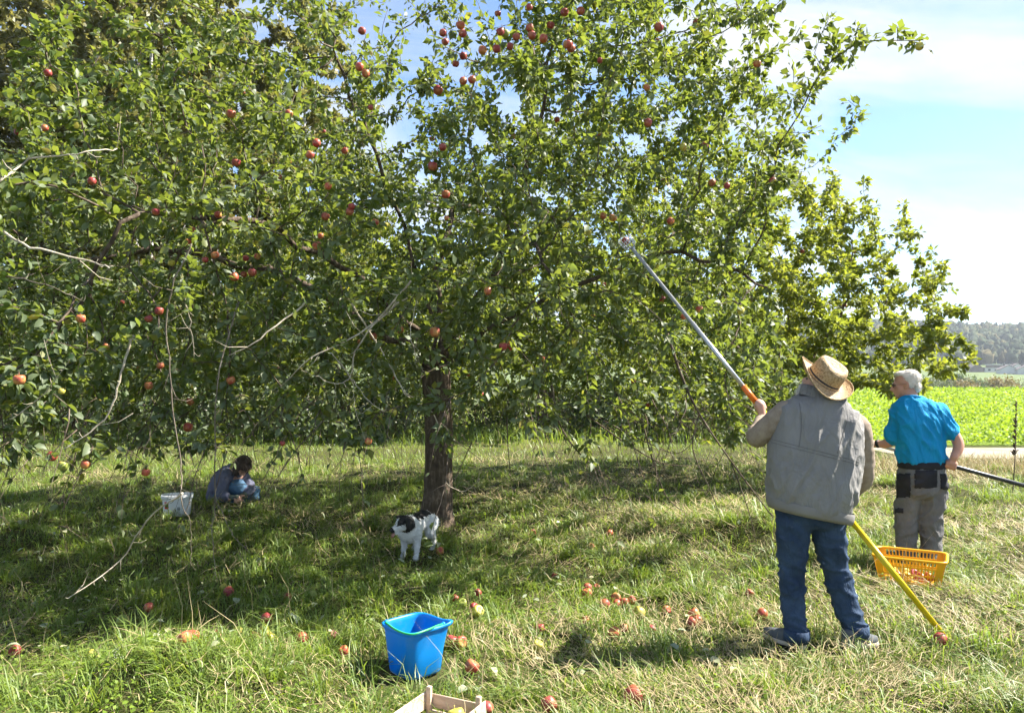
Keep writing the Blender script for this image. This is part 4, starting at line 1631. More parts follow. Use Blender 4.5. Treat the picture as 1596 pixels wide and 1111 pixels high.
W3 = ((-0.3, 0.3, 1.3, 1.4), (0.0, 0.3, 1.3, 1.4), (0.3, 0.3, 1.3, 1.4), (-0.2, 0.75, 1.2, 1.2), (0.2, 0.75, 1.2, 1.2))
house('barn', 1517, 500, 9, 9, 3.0, 5.0, M['barn'], M['roof'], 'dark brown barn with steep roof at the left of the hamlet', 1.45, windows=((0.0, 0.5, 1.6, 1.6),))
house('house', 1545, 500, 15, 8, 4.0, 0, M['house_white'], M['roof'], 'low flat-roofed pale building in the middle of the hamlet', 0.1, True, ((-0.3, .55, 2, 1.5), (0, .55, 2, 1.5), (.3, .55, 2, 1.5)))
house('house', 1561, 520, 17, 8, 6.0, 0, M['barn'], M['house_white'], 'long dark building with white flat roof edge behind the hamlet', 0.1, True, ((-0.3, .6, 2, 1.5), (0, .6, 2, 1.5), (.3, .6, 2, 1.5)))
house('house', 1569, 470, 9, 9, 4.2, 3.8, M['house_white'], M['roof'], 'white gabled house nearest the meadow in the hamlet', 1.25, windows=W3)
house('house', 1583, 485, 9, 9, 4.6, 4.2, M['house_white'], M['roof'], 'white gabled house with the tallest gable in the hamlet', 1.3, windows=W3)
house('house', 1597, 462, 10, 9, 4.4, 3.8, M['house_white'], M['roof'], 'white house of the hamlet cut by the right edge', 1.2, windows=W3)


# wooded hillside: one far mass
def forest():
    bm = bmesh.new()
    bmesh.ops.create_icosphere(bm, subdivisions=2, radius=1.0)
    bv = np.array([v.co[:] for v in bm.verts])
    bf = np.array([[v.index for v in f.verts] for f in bm.faces])
    bm.free()
    n = 2600
    Y = rng.uniform(600, 960, n)
    X = rng.uniform(0.30, 0.80, n) * Y
    edge = 612 + 14 * np.sin(X * 0.03) + 10 * np.sin(X * 0.011)
    ok = Y > edge
    X, Y = X[ok], Y[ok]
    n2 = 500                           # the rest of the hillside, mostly behind the trees
    Y2 = rng.uniform(640, 960, n2)
    X2 = rng.uniform(-0.75, 0.30, n2) * Y2
    X, Y = np.concatenate([X, X2]), np.concatenate([Y, Y2])
    n = len(X)
    Z = gz(X, Y)
    h = rng.uniform(7, 13, n)
    w = h * rng.uniform(0.28, 0.46, n)
    conif = rng.uniform(0, 1, n) < 0.35
    V = np.repeat(bv[None], n, 0)
    nz = 1 + 0.30 * np.sin(V[..., 0] * 7 + X[:, None]) * np.sin(V[..., 1] * 6 + Y[:, None]) + 0.18 * np.sin(V[..., 2] * 9 + X[:, None] * 2) + rng.normal(0, 0.17, V.shape[:2])
    taper = np.where(conif[:, None], np.clip(0.55 - 0.45 * V[..., 2], 0.08, 1), 1.0)
    V = V * nz[..., None]
    Vx = X[:, None] + V[..., 0] * w[:, None] * taper
    Vy = Y[:, None] + V[..., 1] * w[:, None] * taper
    Vz = Z[:, None] + h[:, None] * (0.5 + 0.52 * V[..., 2])
    VV = np.stack([Vx, Vy, Vz], -1).reshape(-1, 3)
    FF = (np.arange(n)[:, None, None] * len(bv) + bf[None]).reshape(-1, 3)
    t = NT('far_woodland')
    g_ = t.n('NewGeometry').outputs['Random Per Island']
    nn = t.noise(1.1, 5, 0.7)
    c = t.ramp(g_, [(0, (0.028, 0.045, 0.022)), (0.5, (0.05, 0.07, 0.03)), (0.85, (0.085, 0.095, 0.038)), (1, (0.14, 0.115, 0.05))])
    c = t.mix(t.n('MapRange', inp={0: nn, 1: 0.35, 2: 0.7, 3: 0, 4: 0.6}).outputs[0], c, (0.02, 0.03, 0.015))
    mat = t.done(t.pbr(c, 0.95, t.bump(nn, 1.0, 0.8), 0.1))
    o = link('forest', mesh_np('forest', VV, [FF]), mat, None, False)
    tag(o, 'dark wooded hillside closing the view across the valley', 'forest', kind='stuff')


forest()


# ------------------------------------------------------------------ things in the grass
def ring_pts(c, a, b, z, n, power=4.0, rot=0.0, tx=0.0):
    """rounded-square ring"""
    pts = []
    for i in range(n):
        th = 2 * math.pi * i / n
        ct, st = math.cos(th), math.sin(th)
        k = (abs(ct) ** power + abs(st) ** power) ** (-1 / power)
        x, y = a * k * ct, b * k * st
        pts.append(Vector((c[0] + x * math.cos(rot) - y * math.sin(rot), c[1] + x * math.sin(rot) + y * math.cos(rot), z + tx * x)))
    return pts


# blue bucket, one corner drawn out to a pouring lip
def blue_bucket():
    c = on_ground(647, 1052)
    gzc = float(gz(c.x, c.y))
    root = empty('bucket', (c.x, c.y, gzc), 'square blue plastic bucket with green handle in front of the tree', 'bucket')
    KEEP_OUT.append((c.x, c.y - 0.05, 0.20))
    rot = math.radians(44)

    def bring(s, z, lip=0.0):
        pts = ring_pts((c.x, c.y), s * 1.05, s * 1.05, z, 48, 5.0, rot)
        for i, q in enumerate(pts):
            v = Vector((q.x - c.x, q.y - c.y, 0))
            a = math.atan2(v.y, v.x)
            f = math.exp(-((a - 0.0) / 0.22) ** 2)
            q += v.normalized() * lip * f + Vector((0, 0, 0.5 * lip * f))
        return pts
    h = 0.265
    mb = MB()
    z0 = gzc + 0.01
    outer = [bring(0.104, z0), bring(0.110, z0 + 0.012), bring(0.122, z0 + h * 0.5), bring(0.133, z0 + h * 0.9, .012), bring(0.135, z0 + h * 0.93, .016), bring(0.143, z0 + h * 0.94, .02), bring(0.145, z0 + h, .024),
             bring(0.139, z0 + h + 0.003, .022), bring(0.131, z0 + h - 0.004, .018), bring(0.129, z0 + h * 0.9, .012), bring(0.117, z0 + h * 0.5), bring(0.105, z0 + 0.02), bring(0.03, z0 + 0.016)]
    mb.rings(outer)
    body = mb.build('body', M['bucket_blue'], root)
    # handle laid down on the near rim
    hb = MB()
    A = Vector((c.x - 0.165, c.y + 0.02, z0 + h - 0.005))
    B = Vector((c.x + 0.155, c.y + 0.0, z0 + h - 0.01))
    pts = spline([A, A + Vector((0.015, -0.06, 0.012)), Vector((c.x - 0.07, c.y - 0.165, z0 + h + 0.008)), Vector((c.x + 0.01, c.y - 0.205, z0 + h + 0.004)), Vector((c.x + 0.08, c.y - 0.15, z0 + h + 0.008)), B + Vector((-0.02, -0.05, 0.012)), B], None, 6)
    hb.tube(pts, 0.006, 6)
    hb.build('handle', M['handle_green'], root)
    lb = MB()
    for e in (A, B):
        lb.ellipsoid(e, (0.014, 0.014, 0.016), None, 8, 6)
    lb.build('handle_lug', M['bucket_blue'], root)
    return root


blue_bucket()


def crate():
    a = Vector((-0.44, -0.90, 0)).normalized()           # long side
    b = Vector((0.90, -0.44, 0)).normalized()            # short side
    c0 = Vector((-0.405, 3.80, 0))
    Lg, Sh, Ht = 0.52, 0.31, 0.125
    z = 0.012
    ctr = c0 + a * Lg / 2 + b * Sh / 2
    KEEP_OUT.append((ctr.x + 0.09, ctr.y + 0.18, 0.165)); KEEP_OUT.append((ctr.x, ctr.y, 0.17)); KEEP_OUT.append((ctr.x - 0.09, ctr.y - 0.18, 0.165))
    root = empty('crate', (ctr.x, ctr.y, 0), 'weathered wooden fruit crate in front of the blue bucket', 'crate')
    R = Matrix((a, b, Vector((0, 0, 1)))).transposed()

    def board(name, u, v, zz_, su, sv, sz):
        mb = MB()
        mb.box((0, 0, 0), (su, sv, sz))
        me = mb.mesh(name)
        bm = bmesh.new(); bm.from_mesh(me)
        bmesh.ops.bevel(bm, geom=bm.edges[:], offset=0.0022, segments=1, affect='EDGES')
        for vv in bm.verts:
            vv.co += Vector((random.uniform(-1, 1), random.uniform(-1, 1), random.uniform(-1, 1))) * 0.0008
        bm.to_mesh(me); bm.free()
        o = link(name, me, M['wood'], None, False)
        o.matrix_basis = Matrix.Translation(c0 + a * u + b * v + Vector((0, 0, z + zz_))) @ R.to_4x4()
        o.parent = root
        o.matrix_parent_inverse = Matrix.Translation(root.location).inverted()
    # floor slats
    for k, v in enumerate((0.055, 0.155, 0.255)):
        board('floor_slat', Lg / 2, v, 0.012, Lg - 0.012, 0.088, 0.008)
    for u in (0.02, Lg - 0.02):
        board('floor_batten', u, Sh / 2, 0.0035, 0.05, Sh - 0.01, 0.007)
    for v in (0.0, Sh):
        board('side_board', Lg / 2, v, 0.068, Lg, 0.009, 0.082)
    for u in (0.0, Lg):
        board('end_board', u + (0.012 if u == 0 else -0.012), Sh / 2, 0.062, 0.009, Sh - 0.012, 0.066)
    for u in (0.024, Lg - 0.024):
        for v in (0.018, Sh - 0.018):
            board('corner_post', u + (0.008 if u < 0.1 else -0.008), v, Ht / 2 + 0.008, 0.024, 0.024, Ht + 0.005)
    return root, c0, a, b


crate_root, cr0, cra, crb = crate()
o = apple_obj('apple', 'yellow', cr0 + cra * 0.11 + crb * 0.215 + Vector((0, 0, 0.030 + 0.036)), 1.12, 0.5)
tag(o, 'round yellow green apple lying inside the wooden crate', 'apple')


def yellow_basket():
    c = Vector((3.19, 6.16, 0.0))
    gzc = float(gz(c.x, c.y))
    z0 = gzc + 0.008
    rot = math.radians(-30)
    R = Matrix.Rotation(rot, 3, 'Z')
    root = empty('laundry_basket', (c.x, c.y, gzc), 'yellow plastic basket with pierced sides behind the grey-vested man', 'basket')
    KEEP_OUT.extend([(c.x - 0.10, c.y + 0.04, 0.21), (c.x + 0.10, c.y - 0.06, 0.22), (c.x - 0.05, c.y - 0.12, 0.18)])
    A, B, h = 0.25, 0.195, 0.205

    def wp(side, s, t_, off=0.0):
        """point on a wall: side 0..3, s -1..1 along, t height 0..1"""
        k = 0.84 + 0.16 * t_
        a, b = A * k + off, B * k + off
        q = {0: Vector((s * a * 0.97, -b, 0)), 1: Vector((a, s * b * 0.97, 0)), 2: Vector((-s * a * 0.97, b, 0)), 3: Vector((-a, -s * b * 0.97, 0))}[side]
        return Vector((c.x, c.y, z0 + t_ * h)) + R @ q

    def bar(mb, side, s0, s1, t0, t1, th=0.0025):
        o_ = [wp(side, s0, t0, th), wp(side, s1, t0, th), wp(side, s1, t1, th), wp(side, s0, t1, th)]
        i_ = [wp(side, s0, t0, -th), wp(side, s1, t0, -th), wp(side, s1, t1, -th), wp(side, s0, t1, -th)]
        mb.add(o_ + i_, [(0, 1, 2, 3), (7, 6, 5, 4), (0, 4, 5, 1), (1, 5, 6, 2), (2, 6, 7, 3), (3, 7, 4, 0)])
    for side in range(4):
        mb = MB()
        n = 15 if side % 2 == 0 else 12
        m = 0.80
        rows = [0.0, 0.10, 0.34, 0.41, 0.64, 0.71, 0.92, 1.0]
        for k in range(0, 8, 2):
            bar(mb, side, -1, 1, rows[k], rows[k + 1], 0.003)
        for lo_, hi_ in ((0.10, 0.34), (0.41, 0.64), (0.71, 0.92)):
            bar(mb, side, -1, -m, lo_, hi_, 0.003)
            bar(mb, side, m, 1, lo_, hi_, 0.003)
            for k in range(1, n):
                s = -m + 2 * m * k / n
                bar(mb, side, s - 0.016 * 15 / n, s + 0.016 * 15 / n, lo_, hi_, 0.0024)
        mb.build('pierced_wall', M['basket'], root, False)
    rb = MB()
    rr = []
    for (off, dz) in ((0.0, -0.012), (0.016, -0.014), (0.019, -0.004), (0.016, 0.004), (0.0, 0.004), (-0.004, -0.002), (-0.003, -0.010)):
        rr.append([q for q in ring_pts((c.x, c.y), A + off, B + off, z0 + h + dz, 44, 9.0, rot)])
    rr.append(rr[0])
    rb.rings(rr, False)
    rb.build('rim', M['basket'], root)
    fb = MB()
    fb.rings([ring_pts((c.x, c.y), A * .84, B * .84, z0, 32, 9, rot), ring_pts((c.x, c.y), A * .84, B * .84, z0 + 0.005, 32, 9, rot)])
    fb.build('floor', M['basket'], root, False)
    cols = ['red', 'yellow', 'red', 'blush', 'yellow', 'red', 'yellow']
    for k, (x, y) in enumerate(((-.10, -.09), (-.02, -.10), (.07, -.08), (.13, -.02), (-.12, .02), (.02, .03), (-.05, .08))):
        q = Vector((c.x, c.y, z0 + 0.042)) + R @ Vector((x, y, 0))
        o_ = apple_obj('apple', cols[k], q, 1.05, 0.8)
        tag(o_, ['red apple in the front left corner of the yellow basket', 'yellow apple at the middle of the front wall inside the yellow basket', 'red apple in the front right corner of the yellow basket',
                 'red and yellow apple at the right end inside the yellow basket', 'yellow apple at the left end inside the yellow basket', 'red apple at the centre of the yellow basket',
                 'yellow apple against the rear wall inside the yellow basket'][k], 'apple', 'apples in the yellow basket')


yellow_basket()


def white_bucket():
    c = on_ground(276, 806)
    z0 = float(gz(c.x, c.y)) + 0.005
    root = empty('bucket', (c.x, c.y, z0), 'white plastic bucket with red label beside the crouching picker', 'bucket')
    KEEP_OUT.append((c.x, c.y, 0.15))
    rot = math.radians(20)
    a, b, h = 0.168, 0.135, 0.245
    prof = [(0.84, 0), (0.86, 0.01), (0.95, h * 0.8), (0.955, h * 0.82), (1.04, h * 0.83), (1.05, h * 0.98), (1.02, h), (0.97, h), (0.93, h * 0.85), (0.84, 0.02), (0.3, 0.018)]
    mb = MB()
    mb.rings([ring_pts((c.x, c.y), a * k, b * k, z0 + z, 40, 4.0, rot) for k, z in prof])
    mb.build('body', M['white_plastic'], root)
    hb = MB()
    R = Matrix.Rotation(rot, 3, 'Z')
    hb.tube(spline([Vector((c.x, c.y, z0)) + R @ Vector(q) for q in ((-a * 1.04, 0, h * .9), (-a * 0.9, -b * .8, h * 0.95), (0, -b * 1.12, h * 0.86), (a * .9, -b * .8, h * .95), (a * 1.04, 0, h * .9))], None, 6), 0.004, 5)
    hb.build('handle', M['white_plastic'], root)
    # printed patches: red block at the left corner, small grey mark in front
    for nm, s0, s1, t0, t1, mt in (('red_label', -0.98, -0.66, 0.38, 0.72, 'red_print'), ('grey_mark', 0.05, 0.32, 0.30, 0.45, 'grey_print')):
        lb = MB()
        pts = []
        for t_ in (t0, t1):
            k = 0.86 + 0.1 * t_
            row = []
            for i in range(6):
                s = s0 + (s1 - s0) * i / 5
                th = -math.pi / 2 + s * math.pi / 4
                ct, st = math.cos(th), math.sin(th)
                kk = (abs(ct) ** 4 + abs(st) ** 4) ** -0.25
                q = Vector((a * k * kk * ct * 1.008, b * k * kk * st * 1.012, t_ * h))
                row.append(Vector((c.x, c.y, z0)) + R @ q)
            pts.append(row)
        lb.add(pts[0] + pts[1], [(i, i + 1, i + 7, i + 6) for i in range(5)])
        lb.build(nm, M[mt], root)


white_bucket()

# ---- fallen apples
FALLEN = [
    # px, py, kind, size, label
    (348, 920, 'yellow', .85, 'small yellow apple touching a red one in the shaded grass'),
    (357, 929, 'red', 1.0, 'pink red apple touching a small yellow one in the shaded grass'),
    (190, 976, 'green', 1.0, 'green apple lying alone in the shaded grass at lower left'),
    (232, 957, 'blush', .85, 'half hidden orange apple above the lone green one'),
    (415, 976, 'red', 1.1, 'large red apple at the top of the cluster left of the blue bucket'),
    (371, 991, 'yellow', .95, 'yellow apple at the left end of the cluster left of the blue bucket'),
    (340, 994, 'blush', .9, 'reddish apple left of the cluster near the blue bucket'),
    (412, 990, 'yellow', .85, 'yellow apple just under the large red one of the cluster'),
    (397, 1000, 'blush', .85, 'small orange apple in the middle of the cluster left of the blue bucket'),
    (415, 1002, 'green', .9, 'pale green apple in the middle of the cluster left of the blue bucket'),
    (421, 1009, 'yellow', 1.0, 'yellow apple lowest in the cluster left of the blue bucket'),
    (470, 1013, 'red', 1.0, 'red apple between the cluster and the blue bucket'),
    (518, 1002, 'red', .75, 'small dark red apple nearest the blue bucket on its left'),
    (299, 1045, 'blush', 1.05, 'orange apple beside a small yellow one at lower left'),
    (278, 1043, 'yellow', .75, 'small yellow apple beside an orange one at lower left'),
    (286, 1074, 'blush', 1.0, 'lowest orange apple at lower left'),
    (258, 1023, 'red', .8, 'small red apple among leaves at lower left'),
    (147, 1040, 'green', 1.05, 'pale green apple sunk in grass at far lower left'),
    (143, 1016, 'yellow', .7, 'tiny yellow apple above the sunken pale green one'),
    (24, 1011, 'red', .9, 'red apple nearest the left edge of the picture'),
    (486, 941, 'green', .9, 'green apple in dark grass left of and above the blue bucket'),
    (449, 945, 'red', .85, 'half hidden red apple left of the green one in dark grass'),
    (222, 989, 'blush', .85, 'small orange apple below the lone green one'),
    (536, 1028, 'blush', .75, 'small pinkish apple left of the blue bucket foot'),
    (348, 1035, 'yellow', .8, 'small yellow apple beside a big pale leaf'),
    (865, 902, 'red', .95, 'orange red apple at the left of the sunlit scatter'),
    (915, 911, 'blush', .95, 'brownish apple directly above a pinkish one in the sunlit scatter'),
    (915, 922, 'blush', 1.1, 'pinkish orange apple directly below a brownish one in the sunlit scatter'),
    (930, 907, 'red', .7, 'tiny red apple at the top of the sunlit scatter'),
    (960, 923, 'blush', 1.05, 'brown orange apple in the middle group of the sunlit scatter'),
    (961, 932, 'red', .85, 'small red apple at the foot of the middle group of the scatter'),
    (942, 936, 'red', 1.0, 'dark crimson apple left of the middle group of the scatter'),
    (973, 929, 'blush', .9, 'brownish apple at the right of the middle group of the scatter'),
    (985, 926, 'blush', .85, 'small brown apple furthest right in the middle group of the scatter'),
    (997, 947, 'yellow', 1.1, 'yellow green apple in the sunlit scatter'),
    (1038, 944, 'blush', .8, 'small orange apple right of the yellow green one'),
    (1082, 955, 'blush', 1.05, 'pale orange apple on top of the group of three'),
    (1077, 965, 'red', .95, 'crimson apple at the left of the group of three'),
    (1088, 963, 'blush', .85, 'pinkish apple at the right of the group of three'),
    (1188, 963, 'blush', 1.0, 'orange apple alone left of the jeans leg'),
    (1168, 921, 'red', .85, 'dark red apple alone in grass above the orange one by the jeans'),
    (1016, 971, 'red', .8, 'pink apple between the yellow green one and the group of three'),
    (958, 983, 'blush', 1.1, 'large orange apple below the sunlit scatter'),
    (973, 970, 'red', .75, 'half hidden red apple just above the large orange one'),
    (912, 965, 'blush', .8, 'pale pink apple half sunk left of the large orange one'),
    (842, 986, 'red', .85, 'red apple in straw right of the blue bucket'),
    (744, 959, 'yellow', 1.15, 'yellow orange apple behind the blue bucket rim'),
    (738, 953, 'red', .85, 'red apple tucked behind the yellow orange one'),
    (721, 951, 'green', .85, 'green apple just above the blue bucket rim'),
    (710, 947, 'red', .7, 'small red apple left of the green one above the bucket'),
    (745, 936, 'red', .75, 'small red apple higher up behind the yellow orange one'),
    (704, 1008, 'red', 1.05, 'pink red apple touching the right side of the blue bucket'),
    (718, 1009, 'blush', 1.05, 'orange red apple right of the one touching the blue bucket'),
    (735, 1043, 'blush', 1.1, 'reddish apple between the blue bucket and the crate'),
    (759, 1099, 'red', .95, 'red apple against the right end of the crate'),
    (856, 1101, 'red', 1.05, 'red apple at the bottom edge right of the crate'),
    (986, 1089, 'red', 1.3, 'large shiny crimson apple alone in the foreground grass'),
    (830, 828, 'red', .95, 'red apple in the shade right of the big trunk'),
    (950, 834, 'blush', .95, 'pale red apple in sunlit grass far right of the big trunk'),
    (921, 848, 'blush', .85, 'pale apple below the far sunlit one'),
    (686, 858, 'blush', 1.0, 'orange apple just right of the dog'),
    (838, 1007, 'yellow', .9, 'pale yellow apple half hidden in straw right of the blue bucket'),
    (1466, 999, 'red', 1.05, 'pink red apple under the lower end of the yellow pole'),
]
for px, py, kind, s, lab in FALLEN:
    q = on_ground(px, py + 3, 0.03)
    q.z = float(gz(q.x, q.y)) + 0.033 * s + 0.011
    o = apple_obj('apple', kind, q, s * 0.98, 1.2)
    tag(o, lab, 'apple', 'fallen apples in the grass')
    KEEP_OUT.append((q.x, q.y - 0.012, 0.041 * s))


# fallen leaves lying on the grass
def litter():
    n = 200
    y = ysample(n, 3.9, 10.0, 1.0)
    x = rng.uniform(-0.75, 0.3, n) * y
    pos = np.stack([x, y, gz(x, y) + rng.uniform(0.04, 0.10, n)], 1)
    d = unit(n); d[:, 2] *= 0.3
    nn = unit(n) * .45; nn[:, 2] += 1
    V, fs = leaf_mesh('fallen_leaves', pos, d, nn, rng.uniform(0.04, 0.075, n), LEAF8, LEAF8_Q, LEAF8_T, 1.2)
    t_ = leaf_material('fallen_leaf', [(0, (0.14, 0.19, 0.08)), (0.5, (0.22, 0.27, 0.14)), (0.85, (0.42, 0.40, 0.16)), (1, (0.40, 0.24, 0.08))], (0.35, 0.40, 0.28), (0.4, 0.4, 0.1), 0.5, 0.2)
    o_ = link('fallen_leaves', mesh_np('fallen_leaves', V, fs), t_)
    tag(o_, 'pale fallen apple leaves scattered on the shaded grass', 'leaves', kind='stuff')


litter()


# tall dry dock stalk by the path
def dock(px, py_base, py_top, label, Y=None):
    b = on_ground(px, py_base)
    tpt = at(px + 6, py_top, b.y)
    root = empty('dry_plant', (b.x, b.y, float(gz(b.x, b.y))), label, 'plant')
    mb = MB()
    S = spline([b, b.lerp(tpt, .5) + Vector((0.015, 0, 0)), tpt], None, 8)
    mb.tube(S, list(np.linspace(0.009, 0.003, len(S))), 5)
    mb.build('stem', M['twig'], root)
    sb = MB()
    for k in range(70):
        f = rng.uniform(0.42, 1.0)
        q = b.lerp(tpt, f)
        v = Vector((rng.normal(), rng.normal(), abs(rng.normal()) + .6)).normalized()
        l = rng.uniform(0.03, 0.10) * (1.1 - 0.5 * f)
        sb.tube([q, q + v * l * .5, q + v * l], [0.004, 0.010, 0.002], 4)
    tag(sb.build('seed_heads', M['bark'], root), kind='stuff')


dock(1578, 772, 628, 'tall dry brown seed stalk beside the path at the right edge')

# ------------------------------------------------------------------ poles
p1_bot = on_ground(1474, 994, 0.02)
p1_top = at(986, 388, P1_TOP_Y)


def on_pole(a, b, px):
    """point of the line a-b seen at column px"""
    lo_, hi_ = 0.0, 1.0
    for _ in range(50):
        m_ = (lo_ + hi_) / 2
        x = project(np.array([list(a.lerp(b, m_))]))[0][0]
        x0 = project(np.array([list(a)]))[0][0]
        x1 = project(np.array([list(b)]))[0][0]
        if (x - px) * (x1 - x0) < 0:
            lo_ = m_
        else:
            hi_ = m_
    return a.lerp(b, (lo_ + hi_) / 2)


pole1 = empty('picking_pole', p1_bot, 'long telescopic fruit picking pole with yellow shaft and silver upper tube', 'pole')
j = on_pole(p1_bot, p1_top, 1158)
j2 = on_pole(p1_bot, p1_top, 1176)
mb = MB()
q1 = on_pole(p1_bot, p1_top, 1420)
q2 = on_pole(p1_bot, p1_top, 1345)
mb.tube([p1_bot, q1, q1, q2, q2, j2], [0.0185, 0.0185, 0.0195, 0.0195, 0.0185, 0.0185], 14)
mb.build('shaft', M['pole_yellow'], pole1)
mb = MB()
mb.tube([j2.lerp(j, -0.1), j], [0.0205, 0.0205], 14)
mb.build('clamp_collar', M['pole_orange'], pole1)
mb = MB()
mb.tube([j2, j.lerp(p1_top, .45), j.lerp(p1_top, .45), p1_top], [0.0155, 0.0155, 0.0130, 0.0130], 12)
mb.build('upper_tube', M['alu'], pole1)
# picking head: small bag ring with fingers, lost among the leaves
mb = MB()
ax = (p1_top - p1_bot).normalized()
u = ax.orthogonal().normalized(); w = ax.cross(u)
hc = p1_top + ax * 0.06
for k in range(8):
    a = 2 * math.pi * k / 8
    r_ = u * math.cos(a) + w * math.sin(a)
    mb.tube([p1_top, p1_top + ax * 0.03 + r_ * 0.045, p1_top + ax * 0.10 + r_ * 0.05], [0.004, 0.004, 0.003], 5)
mb.tube([hc + (u * math.cos(a) + w * math.sin(a)) * 0.047 for a in (2 * math.pi * i / 20 for i in range(21))], 0.004, 5)
mb.build('picking_head', M['alu'], pole1)

p2_a = at(1338, 686, 7.02)
p2_b = at(1668, 776, 6.25)
p2_mid = on_pole(p2_a, p2_b, 1440)
pole2 = empty('picking_pole', p2_a, 'black and silver pole held level by the man in the blue shirt', 'pole')
mb = MB(); mb.tube([p2_a, p2_mid], 0.0125, 10); mb.build('upper_tube', M['alu'], pole2)
mb = MB(); mb.tube([p2_mid, p2_mid.lerp(p2_b, .02), p2_b], [0.0185, 0.0185, 0.0185], 12); mb.build('shaft', M['pole_black'], pole2)


# ------------------------------------------------------------------ people
def limb(mb, pts, rad, n=14, per=5):
    S, R = spline(pts, rad, per)
    mb.tube(S, R, n)
    mb.ellipsoid(S[0], (R[0],) * 3, None, 12, 8)
    mb.ellipsoid(S[-1], (R[-1],) * 3, None, 12, 8)


def torso(mb, rows, n=28, slope=0.0, yaw=0.0):
    """rows: (px, py, Y, half width m, half depth m)"""
    rings = []
    for px, py, Y, a, b in rows:
        c = at(px, py, Y)
        ring = []
        for i in range(n):
            th = 2 * math.pi * i / n
            ct, st = math.cos(th), math.sin(th)
            k = (abs(ct) ** 2.5 + abs(st) ** 2.5) ** (-1 / 2.5)
            x, y = a * k * ct, b * k * st
            X_, Y_ = x * math.cos(yaw) - y * math.sin(yaw), x * math.sin(yaw) + y * math.cos(yaw)
            ring.append(c + Vector((X_, Y_, -slope * X_)))
        rings.append(ring)
    mb.rings(rings[::-1])


def grip(mb, c, axis, palm, pr, fat=1.0):
    """a hand closed round a rod: five fingers curled about the axis; palm = direction from rod to palm"""
    axis = axis.normalized()
    palm = (palm - axis * palm.dot(axis)).normalized()
    side = axis.cross(palm)
    rot = Matrix((axis, side, palm)).transposed()
    mb.ellipsoid(c + palm * (pr + 0.014), (0.044 * fat, 0.036 * fat, 0.016 * fat), rot, 14, 8)
    for k, (o_, l) in enumerate(((-0.031, 1.0), (-0.010, 1.08), (0.011, 1.03), (0.031, 0.85))):
        pts = []
        for s in range(8):
            a = math.radians(35 + 215 * l * s / 7)
            r_ = pr + 0.010
            pts.append(c + axis * (o_ * fat) + palm * math.cos(a) * r_ + side * math.sin(a) * r_)
        mb.tube(pts, [0.0098 * fat] * 5 + [0.009 * fat, 0.0085 * fat, 0.007 * fat], 8)
    pts = []
    for s in range(6):
        a = math.radians(-25 - 120 * s / 5)
        r_ = pr + 0.011
        pts.append(c + axis * (-0.036 * fat - 0.012 * s / 5) + palm * math.cos(a) * r_ + side * math.sin(a) * r_)
    mb.tube(pts, [0.013 * fat, 0.0115 * fat, 0.0105 * fat, 0.010 * fat, 0.0095 * fat, 0.008 * fat], 8)
    return c + palm * (pr + 0.016)


def head_parts(mb, c, R, s=1.0, ears=True):
    """a head in its own frame: x right, y forward, z up; c = centre of the skull"""
    def T(x, y, z):
        return c + R @ Vector((x * s, y * s, z * s))

    def E(p_, r):
        mb.ellipsoid(T(*p_), tuple(k * s for k in r), R, 16, 10)
    E((0, -0.012, 0.022), (0.076, 0.094, 0.088))
    E((0, 0.028, -0.035), (0.062, 0.068, 0.078))
    E((0, 0.058, -0.090), (0.034, 0.034, 0.026))       # chin
    E((-0.036, 0.050, -0.035), (0.026, 0.030, 0.030))  # cheeks
    E((0.036, 0.050, -0.035), (0.026, 0.030, 0.030))
    E((0, 0.083, 0.012), (0.042, 0.012, 0.010))        # brow
    mb.tube([T(0, 0.084, 0.004), T(0, 0.104, -0.022), T(0, 0.114, -0.038), T(0, 0.098, -0.046)], [0.009 * s, 0.0125 * s, 0.0155 * s, 0.012 * s], 8)
    E((0.012, 0.098, -0.041), (0.008, 0.010, 0.008)); E((-0.012, 0.098, -0.041), (0.008, 0.010, 0.008))
    E((0, 0.092, -0.062), (0.024, 0.010, 0.006))       # lips
    E((0, 0.090, -0.072), (0.021, 0.010, 0.006))
    if ears:
        for sx in (-1, 1):
            mb.ellipsoid(T(sx * 0.078, -0.004, -0.012), (0.008 * s, 0.020 * s, 0.032 * s), R @ Matrix.Rotation(sx * 0.3, 3, 'Z'), 10, 8)
            mb.ellipsoid(T(sx * 0.080, 0.006, -0.036), (0.008 * s, 0.011 * s, 0.012 * s), R, 8, 6)


def frame(fwd, up):
    f = Vector(fwd).normalized()
    z = Vector(up)
    z = (z - f * z.dot(f)).normalized()
    x = f.cross(z)
    return Matrix((x, f, z)).transposed()


def eyes(root, c, R, s=1.0):
    mb = MB()
    for sx in (-1, 1):
        mb.ellipsoid(c + R @ Vector((sx * 0.031 * s, 0.083 * s, -0.005 * s)), (0.011 * s, 0.008 * s, 0.006 * s), R, 8, 6)
    mb.build('eyes', M['lens'], root)


def folds(strength, fx_, fy_, fz_, seed=0.0):
    def f(c, n):
        a = mnoise.noise(Vector((c.x * fx_ + seed, c.y * fy_, c.z * fz_)))
        b = mnoise.noise(Vector((c.x * fx_ * 2.3 - c.z * 3 + seed, c.y * fy_ * 2, c.z * fz_ * 2.1)))
        return strength * ((1 - abs(a) * 2.4) * 0.7 + 0.5 * b)
    return f


